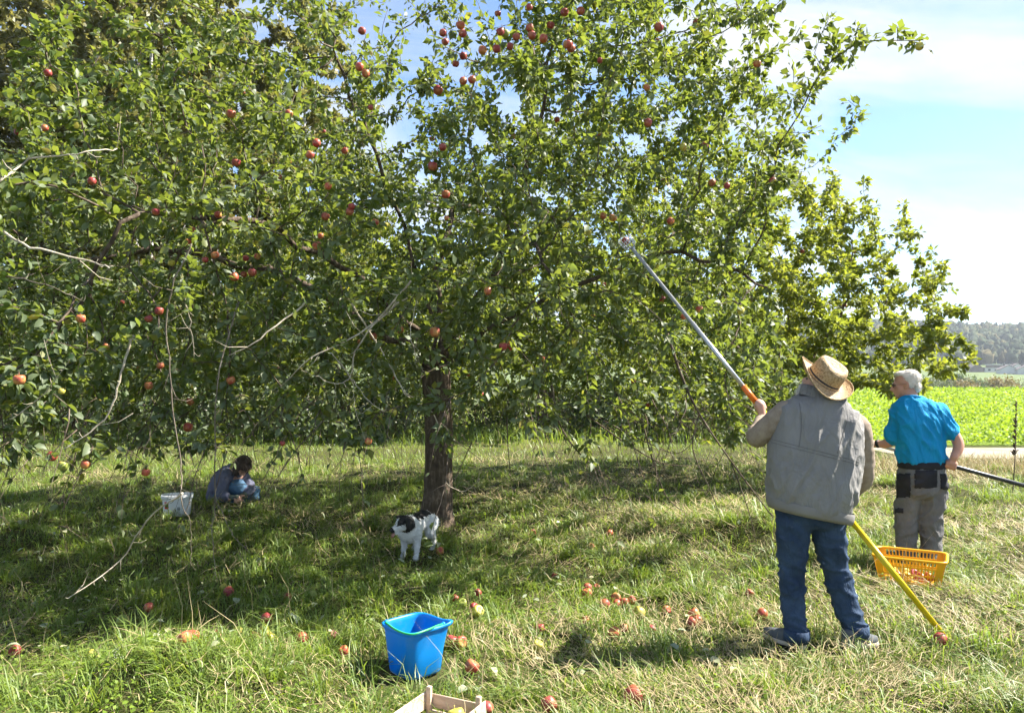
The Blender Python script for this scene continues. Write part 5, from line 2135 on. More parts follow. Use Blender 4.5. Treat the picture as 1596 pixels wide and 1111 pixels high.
def shoe(name, heel, toe, root, w=0.05):
    """low shoe: upper, pale welted sole, black tread"""
    a = (toe - heel); a.z = 0
    L = a.length; a.normalize()
    b = Vector((-a.y, a.x, 0))
    up = Vector((0, 0, 1))

    def outline(k, z, e=0.0):
        pts = []
        for i in range(24):
            th = 2 * math.pi * i / 24
            u_ = math.cos(th)
            wid = w * (1.0 if u_ > 0 else 0.82) * k
            pts.append(heel + a * (L / 2 + u_ * (L / 2 + e)) + b * math.copysign(abs(math.sin(th)) ** 0.75, math.sin(th)) * wid + up * z)
        return pts
    root2 = MB()
    rings = [outline(0.96, 0.026), outline(0.98, 0.04), outline(0.92, 0.06)]
    for z, f0, f1, k in ((0.078, 0.0, 0.72, .78), (0.095, 0.02, 0.5, .66), (0.11, 0.03, 0.42, .6)):
        ring = []
        for i in range(24):
            th = 2 * math.pi * i / 24
            m_, h_ = (f0 + f1) / 2, (f1 - f0) / 2
            ring.append(heel + a * (L * (m_ + math.cos(th) * h_)) + b * math.sin(th) * w * k + up * z)
        rings.append(ring)
    root2.rings(rings)
    o_ = root2.build('shoe', M['shoe'], root)
    s_ = MB(); s_.rings([outline(1.04, 0.008, .004), outline(1.06, 0.012, .006), outline(1.05, 0.03, .005), outline(0.98, 0.032)]); s_.build('sole', M['sole'], o_)
    t_ = MB(); t_.rings([outline(0.98, -0.004), outline(1.02, 0.0, .002), outline(1.0, 0.009)]); t_.build('tread', M['rubber'], o_)
    return o_


def strands(me, n, length, width, flow, lift, name, mat, parent, pick=None):
    """short hairs standing on a surface, combed along flow(point)"""
    polys = [p_ for p_ in me.polygons if pick is None or pick(p_)]
    if not polys:
        return
    mb = MB()
    for k in range(n):
        p_ = polys[random.randrange(len(polys))]
        vs = [me.vertices[i].co for i in p_.vertices]
        w_ = [random.random() for _ in vs]
        c = sum((v * a for v, a in zip(vs, w_)), Vector()) / sum(w_)
        nn = p_.normal
        f = flow(c)
        f = (f - nn * f.dot(nn))
        if f.length < 1e-4:
            f = nn.orthogonal()
        f = (f.normalized() + nn * lift * random.uniform(0.3, 1.4) + Vector((random.gauss(0, .25), random.gauss(0, .25), random.gauss(0, .25)))).normalized()
        l = length * random.uniform(0.6, 1.3)
        sd2 = f.cross(nn)
        sd2 = sd2.normalized() if sd2.length > 1e-4 else Vector((1, 0, 0))
        b0 = c - nn * 0.001
        m_ = b0 + f * l * 0.55 + nn * l * 0.05
        tip = b0 + f * l - nn * l * 0.05
        hw = width / 2
        mb.add([b0 - sd2 * hw, b0 + sd2 * hw, m_ + sd2 * hw * .8, m_ - sd2 * hw * .8, tip], [(0, 1, 2, 3), (3, 2, 4)])
    o_ = mb.build(name, mat, parent)
    tag(o_, kind='stuff')
    return o_


# ---- man in the grey vest and straw hat
def man_vest():
    Y0 = 4.72
    foot = on_ground(1285, 1010)
    root = empty('person', (foot.x, foot.y, 0), 'person in straw hat, grey vest and jeans reaching up with a long pole', 'person')

    def P_(px, py, dy=0.0):
        return at(px, py, Y0 + dy)
    ax = (p1_top - p1_bot).normalized()
    hl = on_pole(p1_bot, p1_top, 1183)
    hr = on_pole(p1_bot, p1_top, 1296)
    # joints
    shL, elL = P_(1220, 646, 0.02), P_(1180, 681, 0.12)
    shR, elR = P_(1338, 668, 0.02), P_(1346, 738, 0.10)
    wrL = hl + Vector((0.012, -0.035, -0.085))
    wrR = hr + Vector((0.07, -0.05, -0.03))
    hipL, knL, anL = P_(1238, 792, 0.0), P_(1235, 902, 0.02), P_(1242, 992, -0.04)
    hipR, knR, anR = P_(1291, 797, 0.0), P_(1304, 892, 0.05), P_(1334, 984, 0.0)
    headc = P_(1279, 600, 0.03)
    HR = frame(Vector((-0.55, 0.62, 0.55)), Vector((0.30, -0.45, 0.85)))
    b = MB()
    head_parts(b, headc, HR, 1.0)
    limb(b, [P_(1284, 640, 0), headc + HR @ Vector((0, -0.02, -0.05))], [0.062, 0.056])
    torso(b, [(1283, 632, Y0, 0.13, 0.07), (1280, 655, Y0, 0.20, 0.10), (1274, 710, Y0, 0.20, 0.12), (1265, 780, Y0, 0.17, 0.11), (1264, 805, Y0, 0.15, 0.10)], 20)
    limb(b, [shL, elL, wrL], [0.05, 0.042, 0.028]); limb(b, [shR, elR, wrR], [0.05, 0.042, 0.028])
    for h_, k_, a_ in ((hipL, knL, anL), (hipR, knR, anR)):
        limb(b, [h_, k_, a_ + Vector((0, 0, 0.02))], [0.08, 0.055, 0.04])
    e1 = grip(b, hl, ax, Vector((0.25, -0.9, -0.15)), 0.0185, 1.05)
    limb(b, [wrL, e1], [0.028, 0.026])
    e2 = grip(b, hr, -ax, Vector((0.5, -0.6, 0.1)), 0.0185)
    limb(b, [wrR, e2], [0.027, 0.024])
    body = link('body', fuse(b, 'body', 0.0092, 2), M['skin'], root)
    eyes(root, headc, HR)
    # beard
    bd = MB()
    for x, y, z, r in ((0, 0.07, -0.105, .045), (-0.045, 0.045, -0.085, .038), (0.045, 0.045, -0.085, .038), (-0.062, 0.015, -0.055, .028), (0.062, 0.015, -0.055, .028), (0, 0.06, -0.14, .032), (0, .095, -.052, .018)):
        bd.ellipsoid(headc + HR @ Vector((x, y, z)), (r, r, r * 1.1), None, 12, 8)
    m_ = fuse(bd, 'beard', 0.008, 2)
    displace(m_, folds(0.005, 40, 40, 22))
    bo_ = link('beard', m_, M['hair_grey'], root)
    strands(m_, 900, 0.035, 0.0016, lambda c: HR @ Vector((0, 0.3, -1)), 0.5, 'beard_hairs', M['hair_grey'], bo_)
    hb = MB()
    hb.ellipsoid(headc + HR @ Vector((0, -0.045, -0.01)), (0.082, 0.07, 0.075), HR, 16, 10)
    link('hair', fuse(hb, 'hair', 0.009, 2), M['hair_grey'], root)
    # sweater sleeves
    sb = MB()
    limb(sb, [shL + Vector((0.06, 0, 0.02)), shL, elL, elL.lerp(wrL, 0.55), wrL + (elL - wrL) * 0.12], [0.07, 0.075, 0.066, 0.052, 0.042])
    m_ = fuse(sb, 'sleeve', 0.010, 3)
    displace(m_, folds(0.006, 9, 9, 16, 3))
    sl = link('sleeve', m_, M['knit'], root)
    cb = MB(); cb.tube([wrL + (elL - wrL) * 0.22, wrL + (elL - wrL) * 0.10, wrL], [0.043, 0.041, 0.037], 14)
    cb.build('cuff', M['knit'], sl)
    sb = MB()
    limb(sb, [shR + Vector((-0.06, 0, 0.02)), shR, elR, elR.lerp(wrR, 0.6), wrR + (elR - wrR) * 0.1], [0.07, 0.074, 0.064, 0.05, 0.042])
    m_ = fuse(sb, 'sleeve', 0.010, 3)
    displace(m_, folds(0.006, 9, 9, 16, 5))
    link('sleeve', m_, M['knit'], root)
    # jeans
    jb = MB()
    torso(jb, [(1263, 772, Y0, 0.20, 0.135), (1263, 795, Y0, 0.205, 0.14), (1264, 812, Y0, 0.19, 0.13), (1264, 822, Y0, 0.13, 0.10)], 24)
    limb(jb, [hipL, P_(1236, 832), knL, P_(1237, 950, 0), anL + Vector((0, 0, 0.0))], [0.112, 0.104, 0.080, 0.071, 0.070])
    limb(jb, [hipR, P_(1292, 834, .01), knR, P_(1319, 942, .03), anR + Vector((0, 0, 0.0))], [0.112, 0.104, 0.083, 0.078, 0.076])
    m_ = fuse(jb, 'jeans', 0.0105, 4)

    def jf(c, n):
        a = mnoise.noise(Vector((c.x * 7 + c.z * 5, c.y * 6, c.z * 15)))
        k = 1.0 + 1.2 * math.exp(-((c.z - 0.42) / 0.12) ** 2) + 1.0 * math.exp(-((c.z - 0.12) / 0.08) ** 2)
        q = mnoise.noise(Vector((c.x * 16, c.y * 12, c.z * 26 + c.x * 20)))
        return 0.008 * k * (max(0.0, 1 - 3.2 * abs(a)) ** 1.3 - 0.3) + 0.005 * q
    displace(m_, jf)
    je = link('jeans', m_, M['denim'], root)
    for an in (anL, anR):
        cb = MB(); cb.tube([an + Vector((0, 0, 0.045)), an + Vector((0, 0, 0.01)), an + Vector((0, 0, -0.02))], [0.0745, 0.078, 0.079], 20, False)
        o_ = cb.build('trouser_hem', M['denim'], je)
        md = o_.modifiers.new('t', 'SOLIDIFY'); md.thickness = 0.004
    zl, zr = 0.012, 0.012
    shoe('shoe', Vector((anL.x + 0.03, anL.y - 0.055, zl)), Vector((anL.x - 0.13, anL.y + 0.20, zl)), root)
    shoe('shoe', Vector((anR.x - 0.105, anR.y - 0.045, zr)), Vector((anR.x + 0.125, anR.y - 0.005, zr)), root, 0.052)
    # vest
    vb = MB()
    s_ = 253.0
    rows = [(1286, 616, 22, .08, .0), (1284, 622, 36, .095, .0), (1281, 633, 54, .12, 0), (1278, 648, 64, .14, 0), (1275, 674, 67, .16, 0), (1270, 705, 70, .172, 0), (1266, 740, 69, .178, 0), (1263, 768, 67, .178, 0), (1261, 786, 63, .17, 0), (1260, 793, 60, .16, 0)]
    torso(vb, [(x, y, Y0 + dy, hw / s_, b_) for x, y, hw, b_, dy in rows], 36, 0.20)
    vb.ellipsoid(shL + Vector((0.035, 0, 0.005)), (0.062, 0.09, 0.088), None, 14, 10)
    vb.ellipsoid(shR + Vector((-0.035, 0, 0.005)), (0.062, 0.09, 0.088), None, 14, 10)
    m_ = fuse(vb, 'vest', 0.0095, 3)

    def vf(c, n):
        # long soft vertical and diagonal folds, gathered above the hem
        a = mnoise.noise(Vector((c.x * 7.5 - c.z * 2.2, c.y * 5, c.z * 2.6 + 7)))
        g_ = math.exp(-((c.z - 0.93 - 0.2 * (1.95 - c.x)) / 0.10) ** 2)
        w_ = math.sin(c.x * 62 + 3 * mnoise.noise(Vector((c.x * 9, c.y * 5, c.z * 4))) * 3)
        q = mnoise.noise(Vector((c.x * 12 - c.z * 6, c.y * 8, c.z * 7)))
        r1 = max(0.0, 1 - 4.0 * abs(a)) ** 1.5
        a2 = mnoise.noise(Vector((c.x * 11 - c.z * 4.5 + 3, c.y * 7, c.z * 3.6)))
        r2 = max(0.0, 1 - 4.5 * abs(a2)) ** 1.5
        return 0.016 * r1 + 0.010 * r2 - 0.004 + 0.006 * g_ * w_ + 0.005 * q
    displace(m_, vf)
    ve = link('vest', m_, M['vest'], root)
    # ribbed hem
    hb = MB()
    rings = []
    for py, hw, b_ in ((786, 64.5, .172), (790, 65.5, .176), (797, 64.5, .172), (803, 62, .165), (801, 58, .15)):
        c = at(1262, py, Y0)
        ring = []
        for i in range(72):
            th = 2 * math.pi * i / 72
            ct, st = math.cos(th), math.sin(th)
            k = (abs(ct) ** 2.5 + abs(st) ** 2.5) ** (-1 / 2.5) * (1 + 0.012 * math.sin(36 * th))
            x, y = hw / s_ * k * ct, b_ * k * st
            ring.append(c + Vector((x, y, -0.20 * x)))
        rings.append(ring)
    hb.rings(rings[::-1], False)
    hb.build('hem_band', M['vest_rib'], ve)
    # stand collar, black inside
    kb = MB()
    rings = []
    for py, hw, b_, sh in ((626, 38, .10, 0), (617, 36, .097, .01), (609, 34, .092, .02), (608, 31, .085, .02), (616, 30, .082, .01)):
        c = at(1284, py, Y0 + sh)
        rings.append([c + Vector((hw / s_ * math.cos(t2), b_ * math.sin(t2), -0.32 * hw / s_ * math.cos(t2))) for t2 in (2 * math.pi * i / 30 for i in range(30))])
    kb.rings(rings, False)
    kb.build('collar', M['vest'], ve)
    # seams: yoke line across the back and two panel seams
    dg = bpy.context.evaluated_depsgraph_get()
    dg.update()
    eo = ve.evaluated_get(dg)

    def stitched(px_pts, name):
        q = []
        for x, y in px_pts:
            o_ = Vector((0, 0, CAM_H))
            dv = (at(x, y, Y0) - o_).normalized()
            hit, loc, nrm, _ = eo.ray_cast(o_, dv)
            if hit:
                q.append(loc - dv * 0.0008)
        if len(q) > 2:
            sm = MB(); sm.tube(q, 0.0018, 4); sm.build(name, M['vest_seam'], ve)
    ys_ = lambda x: 690 + (x - 1205) * 0.255
    stitched([(x, ys_(x)) for x in np.linspace(1202, 1338, 40)], 'seam')
    stitched([(x, ys_(x) - 5) for x in np.linspace(1202, 1338, 40)], 'seam')
    stitched([(1246 + 3 * math.sin(y * .05), y) for y in np.linspace(628, 697, 20)], 'seam')
    stitched([(1322 - (y - 650) * 0.30, y) for y in np.linspace(650, 706, 18)], 'seam')
    # straw hat
    hax = Vector((0.42, -0.52, 0.74)).normalized()
    hx = Vector((0.86, 0.10, -0.45)); hx = (hx - hax * hx.dot(hax)).normalized()
    hy = hax.cross(hx)
    hc = headc + hax * 0.050 + Vector((-0.022, -0.01, -0.005))
    mb = MB()
    prof = [(0.178, 0.012), (0.180, 0.008), (0.176, 0.006), (0.150, -0.002), (0.122, 0.000), (0.110, 0.008), (0.106, 0.03), (0.103, 0.065), (0.098, 0.095), (0.088, 0.112), (0.072, 0.116), (0.058, 0.104), (0.040, 0.098), (0.018, 0.100)]
    rings = []
    for r_, z in prof:
        ring = []
        for i in range(44):
            t2 = 2 * math.pi * i / 44
            x, y = r_ * math.cos(t2) * 0.97, r_ * math.sin(t2) * 1.06
            zz_ = z * (1.14 if r_ < 0.112 else 1.0)
            if r_ > 0.115:
                zz_ += 0.045 * ((r_ - 0.11) / 0.07) ** 1.5 * (math.cos(t2) ** 2) * 1.0 - 0.02 * ((r_ - 0.11) / 0.07) * (math.sin(t2) ** 2)
            elif z > 0.09:
                zz_ -= 0.018 * math.sin(t2) ** 2 * (1 if math.sin(t2) < 0 else 0.4) if r_ > .06 else 0
            ring.append(hc + hx * x + hy * y + hax * zz_)
        rings.append(ring)
    mb.rings(rings, False)
    cap = rings[-1]
    mb.add(cap + [sum((Vector(q) for q in cap), Vector()) / 44], [(i, (i + 1) % 44, 44) for i in range(44)])
    ho = mb.build('hat', M['hat'], root)
    md = ho.modifiers.new('t', 'SOLIDIFY'); md.thickness = 0.004; md.offset = -1
    bb = MB()
    bb.rings([[hc + hx * (r_ * math.cos(t2) * .97) + hy * (r_ * math.sin(t2) * 1.06) + hax * z for t2 in (2 * math.pi * i / 44 for i in range(44))] for r_, z in ((0.1125, 0.008), (0.1095, 0.010), (0.1070, 0.030), (0.1045, 0.031))], False)
    bo = bb.build('hat_band', M['black_cloth'], ho)
    for q in ((foot.x, foot.y),):
        pass
    for an in (anL, anR):
        KEEP_OUT.extend([(an.x, an.y, 0.12), (an.x + 0.1, an.y - 0.02, 0.08), (an.x - 0.07, an.y - 0.03, 0.08)])
    return root


man_vest()


# ---- man in the blue shirt
def man_blue():
    Y0 = 6.78
    s_ = F / Y0
    foot = on_ground(1434, 879)
    root = empty('person', (foot.x, foot.y, 0), 'white-haired person in bright blue T-shirt and grey work trousers holding a pole', 'person')

    def P_(px, py, dy=0.0):
        return at(px, py, Y0 + dy)
    ax = (p2_b - p2_a).normalized()
    hl = on_pole(p2_a, p2_b, 1356)
    hr = on_pole(p2_a, p2_b, 1482)
    shL, elL = P_(1404, 643, 0.02), P_(1390, 686, 0.06)
    shR, elR = P_(1462, 644, -0.02), P_(1493, 688, -0.10)
    wrL = P_(1366, 692, 0.16)
    wrR = hr + Vector((0.012, -0.03, 0.075))
    hipL, knL, anL = P_(1421, 745, 0.02), P_(1412, 808, 0.05), P_(1414, 868, 0.06)
    hipR, knR, anR = P_(1453, 747, -0.02), P_(1450, 808, 0.0), P_(1453, 870, -0.02)
    headc = P_(1411, 598, 0.04)
    HR = frame(Vector((-0.95, 0.34, -0.12)), Vector((-0.12, 0.02, 1)))
    b = MB()
    head_parts(b, headc, HR, 1.06)
    limb(b, [P_(1421, 632, 0), headc + HR @ Vector((0, -0.022, -0.06))], [0.066, 0.06])
    torso(b, [(1427, 634, Y0, 0.15, 0.08), (1432, 660, Y0, 0.19, 0.11), (1437, 715, Y0, 0.17, 0.11), (1437, 745, Y0, 0.16, 0.11)], 20)
    limb(b, [shL, elL, wrL], [0.055, 0.046, 0.031]); limb(b, [shR, elR, wrR], [0.055, 0.047, 0.033])
    for h_, k_, a_ in ((hipL, knL, anL), (hipR, knR, anR)):
        limb(b, [h_, k_, a_], [0.08, 0.055, 0.042])
    e1 = grip(b, hl, ax, Vector((0.1, -0.9, 0.3)), 0.0125, 1.05); limb(b, [wrL, e1], [0.029, 0.026])
    e2 = grip(b, hr, ax, Vector((0.0, -0.35, 0.8)), 0.0185, 1.12); limb(b, [wrR, e2], [0.031, 0.028])
    link('body', fuse(b, 'body', 0.0092, 2), M['skin_red'], root)
    eyes(root, headc, HR, 1.06)
    # short white hair
    hb = MB()
    sc = 1.06
    for x, y, z, rx, ry, rz in ((0, -0.034, 0.040, .081, .088, .078), (0, 0.022, 0.085, .058, .052, .026), (0.01, 0.055, 0.080, .040, .022, .018), (0, -0.078, -0.03, .062, .034, .05), (.070, -.032, 0.005, .014, .030, .045), (-.070, -.032, 0.005, .014, .030, .045)):
        hb.ellipsoid(headc + HR @ (Vector((x, y, z)) * sc), (rx * sc, ry * sc, rz * sc), HR, 18, 12)
    m_ = fuse(hb, 'hair', 0.0065, 2)
    displace(m_, folds(0.003, 45, 45, 45, 2))
    ho_ = link('hair', m_, M['hair_white'], root)
    strands(m_, 2600, 0.026, 0.0016, lambda c: HR @ Vector((0.1, -1, -0.25)), 0.35, 'hair_strands', M['hair_white'], ho_)
    # glasses
    gb = MB()
    def T(x, y, z): return headc + HR @ (Vector((x, y, z)) * sc)
    for sx in (-1, 1):
        gb.tube([T(sx * 0.032 + 0.025 * math.cos(a), 0.098, -0.006 + 0.017 * math.sin(a)) for a in (2 * math.pi * i / 16 for i in range(17))], 0.0018, 5)
        gb.tube([T(sx * 0.057, 0.098, 0.002), T(sx * 0.080, 0.05, 0.003), T(sx * 0.081, -0.012, 0.004)], 0.0016, 5)
    gb.tube([T(-0.007, 0.1, -0.004), T(0.007, 0.1, -0.004)], 0.0018, 5)
    go = gb.build('glasses', M['metal_dark'], root)
    for sx in (-1, 1):
        lb = MB(); lb.ellipsoid(T(sx * 0.032, 0.098, -0.006), (0.024 * sc, 0.0015, 0.016 * sc), HR, 14, 6); lb.build('lens', M['lens'], go)
    # T-shirt
    tb = MB()
    rows = [(1421, 617, 13, .075), (1423, 623, 24, .095), (1427, 632, 35, .12), (1431, 650, 39, .14), (1433, 675, 37, .145), (1436, 700, 35.5, .145), (1437, 716, 35.5, .145), (1437, 721, 34.5, .14)]
    torso(tb, [(x, y, Y0, hw / s_, b_) for x, y, hw, b_ in rows], 32, 0.0, 0.10)
    limb(tb, [shL + Vector((0.05, 0, 0)), shL, shL.lerp(elL, .5), shL.lerp(elL, 0.86)], [0.085, 0.088, 0.080, 0.078])
    limb(tb, [shR + Vector((-0.05, 0, 0)), shR, shR.lerp(elR, .45), shR.lerp(elR, .66)], [0.085, 0.082, 0.074, 0.072])
    m_ = fuse(tb, 'tshirt', 0.0105, 4)

    def tf(c, n):
        a = mnoise.noise(Vector((c.x * 9 + c.z * 3.2, c.y * 6, c.z * 3.2 + 3)))
        q = mnoise.noise(Vector((c.x * 15 + c.z * 6, c.y * 9, c.z * 9)))
        r1 = max(0.0, 1 - 4.0 * abs(a)) ** 1.5
        a2 = mnoise.noise(Vector((c.x * 14 + c.z * 7 + 3, c.y * 8, c.z * 4.6)))
        return 0.017 * r1 + 0.012 * max(0.0, 1 - 4.5 * abs(a2)) ** 1.5 - 0.005 + 0.004 * q
    displace(m_, tf)
    ts = link('tshirt', m_, M['tshirt'], root)
    for sh_, el_, f, r_ in ((shL, elL, 0.90, 0.080), (shR, elR, .70, 0.074)):
        pass
    nb = MB(); c = at(1421, 620, Y0)
    nb.tube([c + Vector((0.078 * math.cos(t2), 0.074 * math.sin(t2), 0.018 * math.sin(t2) * -1 - .15 * 0.07 * math.cos(t2))) for t2 in (2 * math.pi * i / 24 for i in range(25))], 0.008, 6)
    nb.build('neckband', M['tshirt'], ts)
    # trousers
    jb = MB()
    torso(jb, [(1437, 718, Y0, 0.185, 0.135), (1437, 735, Y0, 0.20, 0.145), (1437, 752, Y0, 0.205, 0.15), (1437, 768, Y0, 0.17, 0.13), (1437, 776, Y0, 0.10, 0.09)], 24, 0, 0.1)
    limb(jb, [hipL, P_(1417, 775, .03), knL, P_(1412, 840, .05), anL], [0.118, 0.112, 0.098, 0.090, 0.086])
    limb(jb, [hipR, P_(1453, 775, 0), knR, P_(1452, 840, 0), anR], [0.118, 0.115, 0.100, 0.090, 0.088])
    m_ = fuse(jb, 'trousers', 0.0105, 4)

    def jf(c, n):
        a = mnoise.noise(Vector((c.x * 8 - c.z * 4, c.y * 6, c.z * 9 + 11)))
        q = mnoise.noise(Vector((c.x * 15, c.y * 12, c.z * 22)))
        r1 = max(0.0, 1 - 3.5 * abs(a)) ** 1.4
        return 0.016 * r1 - 0.004 + 0.006 * q
    displace(m_, jf)
    tr = link('trousers', m_, M['work_cloth'], root)

    def box_pred(x0, y0, x1, y1, ny=-0.1):
        def f(c, n):
            if n.y > ny:
                return False
            X_, Y_, _ = project(np.array([list(c)]))
            return x0 < X_[0] < x1 and y0 < Y_[0] < y1
        return f
    patch(m_, box_pred(1426, 733, 1460, 760), 0.006, 'back_pocket', M['black_cloth'], tr)
    patch(m_, box_pred(1398, 738, 1419, 775, 0.3), 0.007, 'holster_pocket', M['black_cloth'], tr)
    patch(m_, box_pred(1466, 738, 1480, 762, 0.3), 0.006, 'side_pocket', M['black_cloth'], tr)
    patch(m_, box_pred(1396, 792, 1408, 799, 0.3), 0.004, 'pocket_flap', M['black_cloth'], tr)
    # belt
    bb = MB()
    rr = []
    for py, hw, b_ in ((718, .190, .142), (720, .199, .150), (727, .203, .153), (729, .194, .146)):
        c = at(1437, py, Y0)
        ring = []
        for i in range(40):
            t2 = 2 * math.pi * i / 40
            ct, st = math.cos(t2), math.sin(t2)
            k = (abs(ct) ** 2.5 + abs(st) ** 2.5) ** (-1 / 2.5)
            ring.append(c + Matrix.Rotation(0.1, 3, 'Z') @ Vector((hw * k * ct, b_ * k * st, 0)))
        rr.append(ring)
    bb.rings(rr[::-1], False)
    bb.build('belt', M['black_cloth'], root)
    # watch
    wb = MB()
    wc = wrL.lerp(elL, 0.10)
    wd_ = (elL - wrL).normalized()
    wb.tube([wc - wd_ * 0.012, wc + wd_ * 0.012], [0.037, 0.038], 16)
    wb.build('watch', M['rubber'], root)
    for an in (anL, anR):
        shoe('shoe', Vector((an.x + 0.04, an.y - 0.06, 0.006)), Vector((an.x - 0.09 if an is anL else an.x + 0.09, an.y + 0.19, 0.006)), root, 0.052)
        KEEP_OUT.append((an.x, an.y, 0.09))


man_blue()


# ---- crouching picker under the tree
def crouching():
    Y0 = 10.0
    foot = on_ground(366, 786)
    root = empty('person', (foot.x, foot.y, 0), 'dark-haired person in dark shirt and jeans crouching beside the white bucket', 'person')

    def P_(px, py, dy=0.0):
        return at(px, py, Y0 + dy)
    headc = P_(379, 726, -0.18)
    HR = frame(Vector((0.38, -0.40, -0.85)), Vector((0.55, -0.55, 0.62)))
    hip = P_(343, 772, 0.08)
    sh = P_(366, 738, 0.0)
    shA, shB = P_(352, 741, -0.12), P_(377, 741, 0.14)
    elA, elB = P_(345, 774, -0.26), P_(390, 760, -0.05)
    wrA, wrB = P_(366, 776, -0.34), P_(380, 772, -0.22)
    knA, knB = P_(374, 757, -0.16), P_(400, 768, 0.05)
    anA, anB = P_(366, 783, -0.02), P_(366, 784, 0.12)
    b = MB()
    head_parts(b, headc, HR, 1.0)
    limb(b, [sh, headc + HR @ Vector((0, -0.02, -0.05))], [0.06, 0.055])
    limb(b, [hip, hip.lerp(sh, .5) + Vector((0, 0.03, 0.03)), sh], [0.14, 0.13, 0.12])
    for q in ((shA, elA, wrA), (shB, elB, wrB)):
        limb(b, q, [0.045, 0.04, 0.028])
    for q in ((hip, knA, anA), (hip, knB, anB)):
        limb(b, q, [0.08, 0.055, 0.04])
    e1 = grip(b, wrA + Vector((0.05, -0.03, -0.02)), Vector((0.6, 0.2, 0.2)), Vector((-0.2, -0.3, 1)), 0.022)
    limb(b, [wrA, e1], [0.028, 0.026])
    e2 = grip(b, wrB + Vector((-0.01, -0.05, -0.03)), Vector((0.6, -0.4, 0.1)), Vector((0.1, 0.3, 1)), 0.022)
    limb(b, [wrB, e2], [0.028, 0.026])
    link('body', fuse(b, 'body', 0.0075, 2), M['skin'], root)
    hb = MB()
    for x, y, z, rx, ry, rz in ((0, -0.025, 0.035, .092, .10, .095), (0, -0.07, -0.05, .085, .05, .09), (.07, 0.0, -0.04, .03, .05, .10), (-.07, 0.0, -0.04, .03, .05, .10), (0, .05, .075, .075, .05, .035), (.06, .04, -.09, .03, .035, .06)):
        hb.ellipsoid(headc + HR @ Vector((x, y, z)), (rx, ry, rz), HR, 16, 10)
    m_ = fuse(hb, 'hair', 0.009, 2)
    displace(m_, folds(0.010, 22, 22, 22, 4))
    ho_ = link('hair', m_, M['hair_dark'], root)
    strands(m_, 1500, 0.06, 0.003, lambda c: HR @ Vector((0.0, 0.3, -1)), 0.35, 'hair_strands', M['hair_dark'], ho_)
    sb = MB()
    limb(sb, [hip + Vector((-0.01, 0, 0.0)), hip.lerp(sh, .45) + Vector((-0.03, 0.03, 0.05)), sh, sh + Vector((0.03, -0.02, 0.02))], [0.165, 0.175, 0.15, 0.09])
    limb(sb, [shA, elA.lerp(shA, 0.1)], [0.09, 0.07]); limb(sb, [elA.lerp(shA, 0.1), elA.lerp(wrA, .45)], [0.068, 0.058])
    limb(sb, [shB, elB, elB.lerp(wrB, .6)], [0.085, 0.065, 0.055])
    m_ = fuse(sb, 'shirt', 0.0125, 3)
    displace(m_, folds(0.012, 9, 9, 8, 6))
    link('shirt', m_, M['shirt'], root)
    jb = MB()
    limb(jb, [hip + Vector((0, 0, -0.02)), knA, anA], [0.15, 0.088, 0.075]); limb(jb, [hip + Vector((0.02, 0.05, -0.02)), knB, anB], [0.14, 0.088, 0.075])
    m_ = fuse(jb, 'jeans', 0.0125, 3)
    displace(m_, folds(0.007, 10, 10, 12, 8))
    link('jeans', m_, M['denim_light'], root)
    gb = MB()
    limb(gb, [wrA.lerp(elA, 0.3), wrA, e1], [0.036, 0.036, 0.036]); limb(gb, [wrB.lerp(elB, 0.3), wrB, e2], [0.036, 0.036, 0.034])
    link('gloves', fuse(gb, 'gloves', 0.009, 2), M['glove'], root)
    for an, kn in ((anA, knA), (anB, knB)):
        v = (kn - an); v.z = 0; v.normalize()
        h_ = Vector((an.x, an.y, 0.01)) - v * 0.07
        shoe('shoe', h_, h_ + v * 0.26, root)
    KEEP_OUT.append((foot.x, foot.y, 0.2))


crouching()


